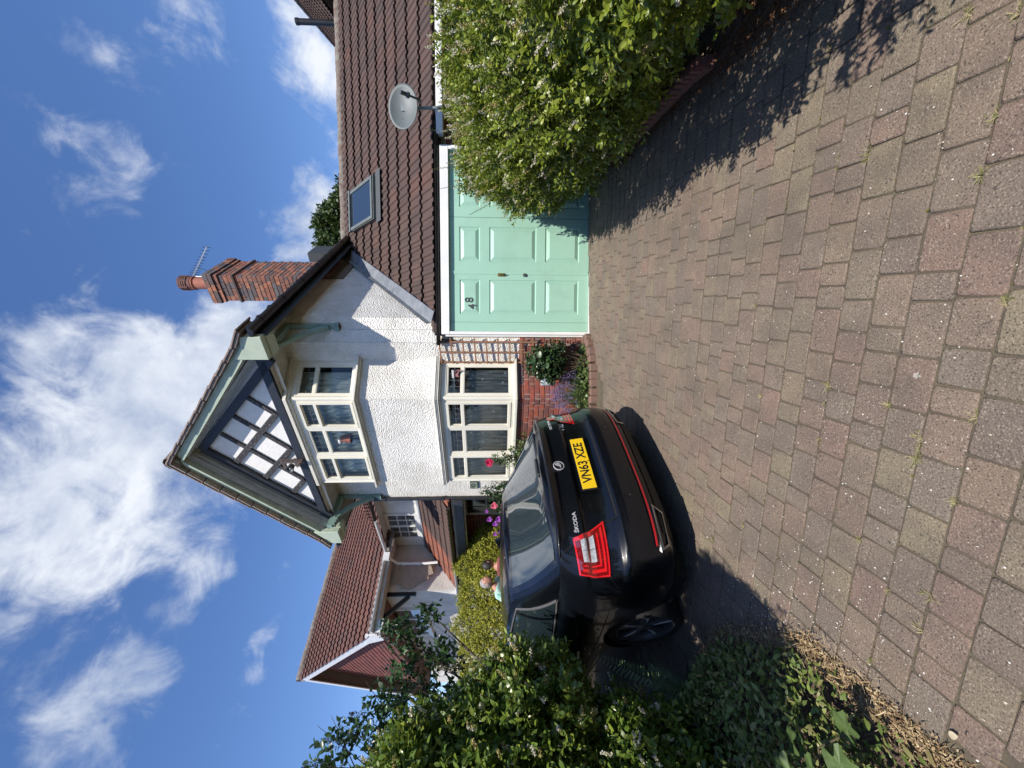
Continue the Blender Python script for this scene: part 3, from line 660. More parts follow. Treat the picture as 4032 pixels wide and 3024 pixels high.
for k_ in range(6):
    a=k_*PI/3+.3; s.box(.70+.113*math.cos(a)-.014,.70+.113*math.cos(a)+.014,2.42+.113*math.sin(a)-.014,2.42+.113*math.sin(a)+.014,pz+.35,pz+.50)
s.lathe([(.10,pz+.35),(.10,pz+.49)],24,(.70,2.42,0)); s.build('pot_guard',M['potdark'],chim,smooth=True,fix=False)
# cowl disc at the back
s=MB(); s.lathe([(.001,6.60),(.13,6.57),(.14,6.56),(.001,6.55)],18,(.72,2.8,0)); s.lathe([(.09,6.5),(.09,6.56)],14,(.72,2.8,0)); s.build('cowl',M['dgrey'],chim,smooth=True)
# dormer box and main roof behind
s=MB(); s.box(.42,.62,4.4,4.9,5.1,5.72); s.build('dormer',mat('dark_slate_grey',(.045,.052,.055),.7),H)
# pottery number plaque
pq=empty('number_plaque',Wpt(-2.42,.455,1.995),ANG_W,'small square green plaque reading 48 on the wall beside the lower bay window','plaque')
s=MB(); s.box(-.10,.10,-.012,.01,-.075,.075); s.build('board',M['gutter'],pq,bevel=.004); s=MB(); s.box(-.086,.086,-.018,-.012,-.062,.062); s.build('face',mat('sage_ceramic',(.30,.36,.27),.35,(.24,.30,.22),20),pq)
textmesh('numeral','48',.13,M['gutter'],pq,Matrix.Translation((.0,-.019,0))@Matrix.Rotation(PI/2,4,'X')@Matrix.Rotation(R(-8),4,'Z'),.002)
s=MB(); s.tube([(-.07,-.02,-.03),(-.075,-.02,.03),(-.03,-.02,.052),(.03,-.02,.05)],.004,5); s.build('border_scroll',M['gutter'],pq)
# broken alarm lamp on the gable
al=empty('security_light',Wpt(-1.22,-.035,4.76),ANG_W,'broken grey security floodlight hanging in the half-timbered gable','floodlight')
s=MB(); s.box(.03,.06,-.07,-.0,-.16,.16); s.box(-.09,.06,-.06,-.03,.10,.15); s.box(-.02,.05,-.09,-.04,-.14,-.06); s.build('bracket',mat('rusty_dark_steel',(.055,.055,.06),.7,(.12,.08,.06),20),al,bevel=.004)
s=MB(); s.lathe([(.001,0),(.045,.0),(.05,.05),(.058,.07),(.06,.085),(.05,.085),(.042,.07),(.02,.06),(.001,.058)],18,(0,0,0),Matrix.Translation((-.055,-.03,.03))@Matrix.Rotation(PI/2,4,'X')); s.build('lamp_head',M['dgrey'],al,smooth=True)
s=MB(); s.ball((-.055,-.10,.03),(.012,.006,.012),8,5); s.build('bulb',wc,al)
s=MB()
for k_ in range(5): s.tube([(-.03,-.04,-.02),(-.06+.02*k_,-.07,-.07),(-.03+.01*k_,-.05,-.13)],.004,5)
s.build('wires',M['wood'],al)
# tv aerial
ar=empty('tv_aerial',Wpt(.72,2.62,6.5),ANG_W,'thin grey television aerial pointing right from behind the chimney pot','aerial')
s=MB(); s.tube([(0,.06,-.2),(0,.06,.62)],.012,6); s.build('mast',M['alu'],ar)
p0=Vector((-.02,.05,.58)); p1=Vector((.52,.12,.14)); s=MB(); s.bar(p0,p1,.018,.018); s.build('boom',M['alu'],ar)
d_=(p1-p0); 
for i in range(13):
    t_=.02+.96*(i/12)**1.35; c=p0+d_*t_; h=.055 if i>4 else .07; s=MB(); s.tube([c+Vector((.012,-.02,h)),c+Vector((-.012,.02,-h))],.005,5); s.build('element',M['dgrey'],ar)
s=MB(); s.tube([p0+d_*.35,Vector((0,.06,.05))],.006,5); s.build('stay',M['dgrey'],ar)
for k_ in range(3): s=MB(); s.tube([(-.05-.02*k_,.05,.60),(-.12-.03*k_,-.02,.78)],.003,4); s.build('wire',M['dgrey'],ar)
# trellis between bay and garage
tr=empty('trellis',Wpt(0,0,0),ANG_W,'tan wooden square trellis on the wall between the lower bay window and the garage','trellis')
s0=None
for x in (.345,.515,.685):
    s=MB(); s.box(x-.011,x+.011,.415,.433,1.00,2.40); s.build('slat',M['wood'],tr,bevel=.002)
for i in range(9):
    z=2.385-i*.166; s=MB(); s.bar((.33,.408,z-.006),(.74,.43,z+.012),.012,.022); s.build('slat',M['wood'],tr,bevel=.002)

# ================================================================== garage
gar=empty('garage',(ORG_G[0]+.0089,ORG_G[1]+.1096,0),ANG_G,'attached garage with a brown tiled roof, skylight and mint green panelled door','garage')
G=gar
GZ=.262
# brick front right of the door + white frame
s=MB(); s.add([(2.45,0,.15),(6.5,0,.15),(6.5,0,2.42),(2.45,0,2.42)],[(0,1,2,3)]); s.add([(6.5,0,.1),(6.5,6,.1),(6.5,6,2.4),(6.5,0,2.4)],[(0,1,2,3)])
gw=s.build('wall',M['mortar'],G,fix=False)
brick_face(gw,(2.46,-.010),(4.4,-.010),.27,2.30,M['brick'])
s=MB(); s.box(-.045,2.485,-.185,.0,2.240,2.352); s.box(-.045,-.003,-.183,.0,GZ,2.240); s.box(2.433,2.485,-.183,.0,GZ,2.240); s.build('door_frame',M['white'],G,bevel=.003)
s=MB(); s.box(-.075,-.0455,-.14,.42,GZ-.05,2.30); s.build('side_return',mat('off_white_paint',(.66,.66,.63),.5,(.58,.58,.55),5),G)
s=MB(); s.box(-.003,2.433,-.16,.0,GZ-.05,GZ+.018); s.build('threshold',M['white'],G)
# door with pressed panels
def door():
    mb=MB(); ZB,ZT_=.285,2.237
    cols=[(.243,.716),(.968,1.432),(1.70,2.17)]; rows=[(.426,.904),(1.030,1.684),(1.815,2.098)]
    xs=sorted({.002,2.431,.815,1.560}|{c for a in cols for c in a}); zs=sorted({ZB,ZT_}|{c for a in rows for c in a})
    f=0.0
    for i in range(len(xs)-1):
        for j in range(len(zs)-1):
            x0,x1,z0,z1=xs[i],xs[i+1],zs[j],zs[j+1]
            if any(abs(x0-a[0])<1e-6 for a in cols) and any(abs(z0-a[0])<1e-6 for a in rows):
                # groove, bevel, raised field
                lv=[(0,0.0),(.008,.010),(.016,.010),(.062,-.008),(.070,-.008)]
                prev=None
                for (ins,dep) in lv:
                    ring=[(x0+ins,dep,z0+ins),(x1-ins,dep,z0+ins),(x1-ins,dep,z1-ins),(x0+ins,dep,z1-ins)]
                    if prev: mb.add(prev+ring,[(0,1,5,4),(1,2,6,5),(2,3,7,6),(3,0,4,7)])
                    prev=ring
                mb.add(prev,[(0,1,2,3)])
            else: mb.add([(x0,0,z0),(x1,0,z0),(x1,0,z1),(x0,0,z1)],[(0,1,2,3)])
    return mb
d=door().build('door',M['door'],G,loc=(0,-.135,0))
s=MB(); s.box(.790,.838,-.006,0,.287,2.235); s.build('seam_strip',M['door'],d,bevel=.003)
for x,w in ((.128,.0035),(1.560,.005),(2.31,.0035)):
    s=MB(); s.box(x-w/2,x+w/2,-.0012,.0,.287,2.235); s.build('seam',mat('dark_green_gap',(.05,.09,.07),.7),d)
s=MB(); s.box(-.04,.04,-.028,0,-.016,.016); 
h_=MB(); h_.box(-.021,.021,-.010,0,-.05,.05); h_.tube([(0,-.010,.028),(0,-.035,.024),(0,-.038,-.03),(0,-.010,-.034)],.008,8); h_.build('handle',M['brass'],d,bevel=.002,loc=(.785,-.006,1.518))
h_=MB(); h_.lathe([(.001,0),(.026,0),(.024,.012),(.010,.016),(.001,.016)],18,(0,0,0),Matrix.Rotation(PI/2,4,'X')); h_.build('lock',M['dgrey'],d,smooth=True,loc=(.785,-.006,1.191))
num=M['dgrey']
textmesh('numeral','4',.15,num,d,Matrix.Translation((.345,-.012,1.925))@Matrix.Rotation(PI/2,4,'X'),.004,.002,.95)
textmesh('numeral','8',.16,num,d,Matrix.Translation((.435,-.012,1.965))@Matrix.Rotation(PI/2,4,'X'),.004,.001,.95)
# roof: deck, tiles, ridge, flashing
SA=R(39.8); ex=Vector((1,0,0)); ey=Vector((0,math.cos(SA),math.sin(SA))); ez=ex.cross(ey)
RMX=Matrix((ex,ey,ez)).transposed().to_4x4(); RMX.translation=Vector((0,-.15,2.42))
s=MB(); s.box(-.02,8.5,.0,3.43,-.10,-.012,RMX); s.box(.3,8.5,5.2,5.3,2.0,4.4)
groof=s.build('roof',M['tile'],G)
s=MB(); s.add([(8.4,-.1,2.3),(8.4,5.2,2.3),(8.4,2.6,4.45)],[(0,1,2)]); s.build('gable_end',M['render'],G,fix=False)
def fl(y): return .165+.463*(y)      # flashing line along the wing's side wall
SKY=(1.94,2.66,1.80,2.78)
def gin(x,y):
    if x+.06<fl(y): return False
    if SKY[0]-.04<x<SKY[1]+.04 and SKY[2]+.0<y<SKY[3]: return False
    return x<2.2+1.35*(y)+4.0 and x<8.3
tg=tile_mesh('roof_tile',.25,.345,.018,M['tile'],8,.040,'double')
tile_roof(groof,RMX,.0,8.4,3.44,.25,.345,tg,gin,cap=300)
s=MB()
for i in range(18):
    x=1.55+i*.40; s.lathe([(.115,0),(.118,.405)],10,(0,0,0),RMX@Matrix.Translation((x,3.44,-.055+(.008 if i%2 else 0)))@Matrix.Rotation(PI/2,4,'Y'))
s.build('ridge_tile',M['ridge'],groof,smooth=True,fix=False)
for i in range(3):
    ya,yb=-.02+i*1.16,-.02+(i+1)*1.16+.04
    s=MB(); z0=.055+i*.004
    s.add([(fl(ya)-.05,ya,z0+.05),(fl(ya)+.11,ya,z0-.0),(fl(yb)+.11,yb,z0-.0),(fl(yb)-.05,yb,z0+.05),(fl(ya)-.07,ya,z0+.12),(fl(yb)-.07,yb,z0+.12)],[(0,1,2,3),(4,0,3,5)],RMX)
    s.add([(fl(ya)+.11,ya,z0),(fl(ya)+.11,ya,z0-.03),(fl(yb)+.11,yb,z0-.03),(fl(yb)+.11,yb,z0)],[(0,1,2,3)],RMX)
    s.build('lead_flashing',M['lead'],groof,fix=False)
# skylight
x0,x1,yy0,yy1=SKY
sk=MB(); sk.box(x0,x1,yy0-.0,yy0+.05,.0,.10,RMX); sk.box(x0,x1,yy1-.05,yy1,.0,.10,RMX); sk.box(x0,x0+.05,yy0+.05,yy1-.05,.0,.10,RMX); sk.box(x1-.05,x1,yy0+.05,yy1-.05,.0,.10,RMX)
sk=sk.build('skylight',mat('grey_skylight_frame',(.13,.15,.145),.5,(.10,.115,.11),6),G,bevel=.006)
s=MB(); s.box(x0+.01,x1-.01,yy0+.01,yy0+.065,.101,.122,RMX); s.box(x0+.01,x0+.065,yy0+.065,yy1-.01,.101,.122,RMX); s.box(x1-.065,x1-.01,yy0+.065,yy1-.01,.101,.122,RMX); s.box(x0-.01,x1+.01,yy1-.03,yy1+.03,.08,.14,RMX); s.build('sash',MATS['grey_skylight_frame'],sk,bevel=.004)
s=MB(); s.add([(x0+.06,yy0+.06,.106),(x1-.06,yy0+.06,.106),(x1-.06,yy1-.02,.106),(x0+.06,yy1-.02,.106)],[(0,1,2,3)],RMX); s.build('pane',mat('dark_sky_glass',(.02,.03,.04),.03,spec=.9,coat=1),sk,fix=False)
s=MB(); s.add([(x0-.06,yy0-.20,.062),(x1+.06,yy0-.20,.062),(x1+.06,yy0,.05),(x0-.06,yy0,.05)],[(0,1,2,3)],RMX); s.build('lead_apron',mat('dark_lead_apron',(.06,.068,.072),.7),sk,fix=False)
# gutter, fascia, pipes
s=MB(); s.box(-.06,6.5,-.10,-.08,2.353,2.46); s.build('fascia_board',M['gutter'],G)
s=MB(); s.box(-.06,6.5,-.08,0,2.353,2.366); s.build('soffit',M['gutter'],G)
gutter((-.20,-.155,2.405),(2.78,-.155,2.405),.05,'gutter',G,M['gutter'],4)
s=MB(); s.tube([(-.14,-.155,2.36),(-.14,-.14,2.27),(-.13,-.04,2.20)],.03,8); s.build('gutter_outlet',M['gutter'],G,smooth=True)
s=MB(); s.box(2.62,6.5,-.22,-.101,2.30,2.39); 
for x in (2.9,3.35,3.8,4.3): s.box(x-.02,x+.02,-.23,-.102,2.292,2.398)
s.build('white_gutter',M['white'],G,bevel=.008)
# satellite dish
ds=empty('satellite_dish',Gpt(2.76,-.36,2.74),ANG_G,'oval grey satellite dish on a bent pole at the garage eaves','satellite dish')
DM=Matrix.Rotation(R(-8),4,'Z')@Matrix.Rotation(R(-16),4,'X')@Matrix.Rotation(PI/2,4,'X')
s=MB(); prof=[(.0015,.0)]+[(.29*i/8,.055*(i/8)**2) for i in range(1,9)]+[(.292,.05),(.28,.045)]+[(.29*i/8,.055*(i/8)**2-.008) for i in range(7,0,-1)]
s.lathe(prof,40,(0,0,0),DM@Matrix.Diagonal((.88,.68,1,1))); s.build('reflector',M['dish'],ds,smooth='all')
s=MB(); e_=DM@Vector((0.02,-.23,.03)); f_=DM@Vector((.02,-.16,.30)); s.tube([e_,DM@Vector((.02,-.27,.12)),f_],.013,8); s.build('feed_arm',M['dgrey'],ds)
s=MB(); a_=f_+Vector((0,0,0)); s.lathe([(.001,-.06),(.022,-.06),(.022,.02),(.034,.03),(.034,.055),(.001,.055)],14,(0,0,0),Matrix.Translation(f_)@DM@Matrix.Rotation(PI,4,'X')@Matrix.Rotation(R(-30),4,'X')); s.build('receiver',M['dgrey'],ds,smooth=True)
s=MB(); s.tube([(.03,.05,-.05),(.03,.03,-.22),(.035,.02,-.40),(.06,.06,-.46),(.12,.36,-.47)],.02,10); s.box(-.03,.09,.0,.08,-.10,.05); s.build('pole',mat('painted_steel_pole',(.25,.28,.29),.5,(.18,.2,.2),9),ds,smooth=True)
s=MB()
for (x,y) in ((-.03,.02),(-.12,.03),(-.06,-.12)): s.ball(tuple(DM@Vector((x,y,.012))),.007,6,4)
s.build('bolts',M['dgrey'],ds)
# ================================================================== porch (part of the house)
s=MB(); s.add([(-6.15,1.5,.1),(-2.76,1.5,.1),(-2.76,1.5,3.36),(-6.15,1.5,3.36)],[(0,1,2,3)]); pw=s.build('porch_wall',M['mortar'],H,fix=False)
brick_face(pw,(-5.95,1.49),(-4.66,1.49),.3,2.42,M['brick'],flemish=False)
s=MB(); s.box(-4.66,-3.55,1.40,1.49,.25,2.42); dr=s.build('front_door_frame',M['cream'],H,bevel=.004)
s=MB(); 
for (a,b_,c,d_) in ((-4.56,-4.34,1.35,1.78),(-4.56,-4.34,1.82,2.25),(-4.30,-4.05,1.35,1.78),(-4.30,-4.05,1.82,2.25),(-3.95,-3.65,.9,2.2)): s.box(a,b_,1.385,1.399,c,d_)
s.build('door_glass',mat('dark_door_glass',(.02,.025,.02),.08,(.05,.06,.04),30),dr)
s=MB(); s.box(-6.0,-2.76,.33,.43,2.22,2.44); s.box(-6.0,-2.76,.43,1.49,2.40,2.44); s.build('porch_beam',M['blacktim'],H)
s=MB(); s.box(-6.0,-2.76,.43,.47,2.19,2.25); s.build('porch_trim',M['soffit'],H)
s=MB(); s.box(-5.98,-5.80,.36,.54,.2,2.22); s.build('porch_post',M['white'],H,bevel=.006)
PA=math.atan2(.88,1.16); ex=Vector((1,0,0)); ey=Vector((0,math.cos(PA),math.sin(PA))); PM_=Matrix((ex,ey,ex.cross(ey))).transposed().to_4x4(); PM_.translation=Vector((-6.15,.30,2.50))
s=MB(); s.box(0,3.4,.02,1.50,-.06,-.012,PM_); proof=s.build('porch_roof',M['tile3'],H)
t3=tile_mesh('roof_tile',.25,.29,.016,M['tile3'],12,.036,'double'); t2=tile_mesh('roof_tile',.25,.33,.018,M['tile2'],12,.042,'double')
tile_roof(proof,PM_,.0,1.25,1.44,.25,.24,t3,lambda x,y:True,cap=300)
t4=tile_mesh('roof_tile',.25,.29,.016,M['tile'],12,.036,'double'); tile_roof(proof,PM_,1.25,3.2,1.44,.25,.24,t4,lambda x,y:True,cap=300)
s=MB(); s.box(.1,3.4,1.40,1.52,.0,.05,PM_); s.build('lead_flashing',M['lead'],proof)
gutter((-4.9,.22,2.49),(-2.80,.22,2.49),.05,'porch_gutter',H,M['gutter'],2)
gutter((-6.5,.22,2.49),(-4.92,.22,2.49),.05,'porch_gutter',H,M['white'],2)
# ================================================================== neighbouring house
ANG_N=-PI/4
nb=empty('neighbouring_house',(-5.3,8.8,0),ANG_N,'white roughcast house with tile-hung gable, white gutters and a bare tan patch of wall','house')
def W2N(x,y,z):
    p=Wpt(x,y,z); d=Vector((p.x+5.3,p.y-8.8)); c,s_=math.cos(ANG_N),math.sin(ANG_N); return (c*d.x+s_*d.y,-s_*d.x+c*d.y,z)
s=MB()
A0=W2N(-6.06,1.5,0); A1=W2N(-2.6,1.5,0)
def nq(mb,p,q,z0,z1): mb.add([(p[0],p[1],z0),(q[0],q[1],z0),(q[0],q[1],z1),(p[0],p[1],z1)],[(0,1,2,3)])
nq(s,A0,A1,3.3,4.40); nq(s,(0,.64),A0,.1,4.30); nq(s,(-12.5,.64),(0,.64),.1,4.22); nq(s,(-8.8,9),(-8.8,.64),.1,4.5)
s.build('wall',M['render'],nb,fix=False)
# upper window in the recess
wv=lambda x,y,z:Vector(W2N(x,y,z))
wx=Matrix.Rotation(ANG_W-ANG_N,4,'Z'); wx.translation=wv(-5.70,1.5,0)
s=MB(); s.box(-.02,1.02,-.05,.02,3.47,3.55,wx); s.box(-.02,1.02,-.04,.02,4.20,4.27,wx)
for x in (0,.50,.96): s.box(x-.0,x+.05,-.04,.02,3.55,4.20,wx)
for (a,c) in ((.05,.50),(.55,.96)):
    m_=(a+c)/2; s.box(m_-.008,m_+.008,-.03,.0,3.55,4.20,wx)
    for z in (3.77,3.98): s.box(a,c,-.031,.0,z-.008,z+.008,wx)
wf=s.build('window',M['white'],nb)
s=MB(); s.add([(.05,-.012,3.55),(.96,-.012,3.55),(.96,-.012,4.2),(.05,-.012,4.2)],[(0,1,2,3)],wx); s.build('pane',mat('grey_window_glass',(.05,.06,.06),.04,(.16,.18,.18),6,spec=.8,coat=.6),wf,fix=False)
s=MB(); s.box(-.30,1.3,-.05,-.002,3.40,3.47,wx); s.box(-.32,-.02,-.03,-.001,3.47,4.3,wx); s.build('window_panel',M['white'],nb)
s=MB(); s.add([W2N(-6.25,1.16,4.26),W2N(-2.7,1.16,4.29),W2N(-2.7,1.5,4.29),W2N(-6.05,1.5,4.26)],[(3,2,1,0)]); s.add([(.40,-.3,4.08),(.40,1.75,4.08),(0,1.75,4.10),(0,-.3,4.10)],[(0,1,2,3)]); s.add([(.40,-.3,4.08),(.40,1.5,4.08),(.40,1.5,4.26),(.40,-.3,4.26)],[(0,1,2,3)]); s.build('soffit',mat('off_white_soffit',(.55,.54,.50),.6,(.42,.40,.36),5),nb,fix=False)
# white gutters
e1=W2N(-6.0,1.12,4.50); 
gutter((.44,-.28,4.19),(.44,1.40,4.20),.055,'gutter',nb,M['white'],3)
e0=Vector((.44,1.40,4.20)); gutter(tuple(e0),W2N(-4.45,1.12,4.34),.055,'gutter',nb,M['white'],3)
gutter(W2N(-4.4,1.12,4.34),W2N(-2.75,1.12,4.34),.055,'gutter',nb,M['gutter'],2)
s=MB(); s.tube([(.44,1.25,4.18),(.42,1.25,4.12),(.06,1.25,3.95),(.05,1.25,3.3),(.05,1.27,3.0)],.034,10)
for z in (3.8,3.45): s.lathe([(.043,z-.03),(.043,z+.03)],10,(.05,1.25,0))
s.box(.34,.52,1.17,1.35,4.08,4.22); s.build('downpipe',M['white'],nb,smooth=True)
# tan patch where render has fallen off
s=MB(); pts=[(.82,3.95),(.95,3.98),(1.24,3.93),(1.27,3.4),(1.2,3.15),(1.02,3.08),(.98,3.2),(.9,3.18),(.84,3.36),(.72,3.5),(.66,3.62),(.70,3.78),(.80,3.82)]
s.prism([(p[0],p[1]) for p in pts],.002,.008,'x'); s.build('bare_patch',M['stone'],nb)
# gable: tile hanging, white barge boards, ridge at x=-4.4
NS=.645; zr=7.30; xr2=-4.40
s=MB(); s.add([(.05,.0,4.35),(-8.85,.0,4.35),(xr2,.0,7.12)],[(0,1,2)]); s.box(-8.8,.05,.001,.64,4.22,4.35); gb=s.build('gable_wall',M['tile3'],nb,fix=False)
hang=chambox(.168,.012,.145,.003,'hung_tile'); hang.materials.append(mat('red_hung_tile',(0,0,0),.8,ramp=[(.17,.048,.036),(.20,.058,.042),(.145,.045,.036),(.18,.045,.033),(.09,.04,.036)],rnd=1,bump=.4,bscale=90))
hs=[]
for r in range(26):
    z=4.36+r*.112
    x=-8.6+(.085 if r%2 else 0)
    while x<.0:
        if z+.13<7.12-NS*abs(x-xr2)-.02 and x>-6.2: hs.append((x,z))
        x+=.170
hs.sort(key=lambda p:-p[0])
for (x,z) in hs[:300]:
    o=link('hung_tile',hang,None,nb,(x,-.022+random.uniform(-.002,.002),z),(R(-5.5),0,random.uniform(-.01,.01)))
if hs[300:]:
    v0=np.array([v.co[:] for v in hang.vertices]); 
    b=bmesh.new(); lay=b.faces.layers.float.new('rnd')
    for (x,z) in hs[300:]:
        mx=Matrix.Translation((x,-.022,z))@Matrix.Rotation(R(-5.5),4,'X'); vs=[b.verts.new(mx@v.co) for v in hang.vertices]; q=random.random()
        for p in hang.polygons: f=b.faces.new([vs[i] for i in p.vertices]); f[lay]=q
    me=bpy.data.meshes.new('hung_tile'); b.to_mesh(me); b.free(); link('hung_tile',me,hang.materials[0],nb,kind='stuff')
def nz(x): return zr-NS*abs(x-xr2)
for sgn in (1,-1):
    xe=xr2+sgn*4.78
    s=MB(); s.prism([(xr2,nz(xr2)-.03),(xe,nz(xe)-.03),(xe,nz(xe)-.27),(xr2,nz(xr2)-.27)],-.33,-.30,'y'); s.build('barge_board',M['white'],nb,bevel=.004)
s=MB(); s.prism([(.42,4.30),(.42,3.98),(.06,3.98),(-.25,4.42)],-.345,-.295,'y'); s.box(.06,.40,-.295,-.02,3.98,4.18); s.build('barge_end',M['white'],nb)
s=MB(); s.prism([(.36,nz(.36)-.03),(xr2,zr-.03),(-9.15,nz(-9.15)-.03),(-9.15,nz(-9.15)-.14),(xr2,zr-.16),(.36,nz(.36)-.14)],-.30,8.5,'y'); nroof=s.build('roof',mat('dark_brown_soffit',(.16,.14,.12),.7,(.20,.17,.15),6),nb)
a=math.atan(NS); ex=Vector((0,1,0)); ey=Vector((-math.cos(a),0,math.sin(a))); NM=Matrix((ex,ey,ex.cross(ey))).transposed().to_4x4(); NM.translation=Vector((.40,-.36,nz(.40)-.005))
def nin(x,y):
    # cut along the valley above the recess
    xx=.40-y*math.cos(a); yy=x-.36
    return yy<1.55+max(0,(.4-xx))*2.2+.0 or yy<1.6 or xx<-2.2
tile_roof(nroof,NM,.0,8.2,5.65,.25,.33,t2,lambda x,y:True,cap=300,order=lambda p:p[0]*.9-p[1]*.2)
s=MB()
for i in range(22):
    s.lathe([(.12,0),(.125,.385)],10,(0,0,0),Matrix.Translation((xr2,-.34+i*.38,zr-.03+(.008 if i%2 else 0)))@Matrix.Rotation(-PI/2,4,'X'))
s.build('ridge_tile',M['ridge'],nroof,smooth=True,fix=False)
# roof over the recess (slopes back from the W-parallel gutter)
wa=R(34); ew=Vector((math.cos(ANG_W-ANG_N),math.sin(ANG_W-ANG_N),0)); eb=Vector((-ew.y,ew.x,0)); eyy=eb*math.cos(wa)+Vector((0,0,math.sin(wa))); AM=Matrix((ew,eyy,ew.cross(eyy))).transposed().to_4x4(); AM.translation=Vector(W2N(-6.15,1.14,4.34))
s=MB(); s.add([(0,0,-.01),(3.5,0,-.01),(3.5,3.2,-.01),(2.2,3.2,-.01)],[(0,1,2,3)],AM); nr2=s.build('recess_roof',M['tile2'],nb,fix=False)
tile_roof(nr2,AM,.0,3.4,3.1,.25,.33,t2,lambda x,y:x>y*.72-.05,cap=300)
# front window and sill, black brace
s=MB(); s.box(-3.9,-1.15,.56,.66,3.42,3.50); s.box(-3.8,-1.25,.585,.66,3.50,3.56); s.box(-3.8,-1.25,.585,.66,4.22,4.30)
for x in (-3.8,-3.0,-2.15,-1.31): s.box(x,x+.06,.585,.66,3.56,4.22)
wf=s.build('front_window',M['white'],nb)
s=MB(); s.add([(-3.74,.62,3.56),(-1.31,.62,3.56),(-1.31,.62,4.22),(-3.74,.62,4.22)],[(0,1,2,3)]); s.build('pane',MATS['grey_window_glass'],wf,fix=False)
s=MB(); s.box(-.14,-.06,.56,.64,3.45,4.3); s.bar((-.10,.56,3.6),(-.10,.05,4.2),.07,.09); s.build('eaves_bracket',M['gutter'],nb)
# ================================================================== rear house (roof behind the garage ridge)
rh=empty('rear_house',(7.84,8.3,0),0,'brown tiled roof of a house rising behind the garage ridge at the right edge','house')
ex=Vector((-.36,-.93,0)).normalized(); uh=Vector((.93,-.36,0)).normalized(); a=R(50); ey=uh*math.cos(a)+Vector((0,0,math.sin(a))); RM=Matrix((ex,ey,ex.cross(ey))).transposed().to_4x4(); RM.translation=Vector((0,0,5.06))
s=MB(); s.box(-8,1.2,0,3.1,-.08,-.01,RM); rr=s.build('roof',M['tile'],rh)
tile_roof(rr,RM,-7.5,1.1,3.1,.25,.31,tg,lambda x,y:True,cap=300)
s=MB(); s.box(-8,1.2,-.06,.06,-.16,-.02,RM); s.build('gutter',M['gutter'],rh)
s=MB()
for i in range(20): s.lathe([(.11,0),(.115,.4)],8,(0,0,0),RM@Matrix.Translation((-7.6+i*.42,3.12,-.04))@Matrix.Rotation(PI/2,4,'Y'))
s.build('ridge_tile',M['ridge'],rr,smooth=True,fix=False)
s=MB(); p=[Vector((0,0,0))+ex*t_+uh*.15 for t_ in (1.0,-8)]; s.add([(p[0].x,p[0].y,0),(p[1].x,p[1].y,0),(p[1].x,p[1].y,5.0),(p[0].x,p[0].y,5.0)],[(0,1,2,3)]); s.build('wall',M['render'],rh,fix=False)
fp=empty('flue_pipe',(7.42,8.2,4.55),0,'black plastic pipe standing up from behind the garage ridge','pipe')
s=MB(); s.lathe([(.055,0),(.055,1.06),(.063,1.06),(.063,1.12),(.048,1.12),(.048,1.0)],16); s.build('pipe',M['gutter'],fp,smooth=True)
s=MB(); s.lathe([(.064,.0),(.064,.22)],16); s.build('collar',M['gutter'],fp,smooth=True)

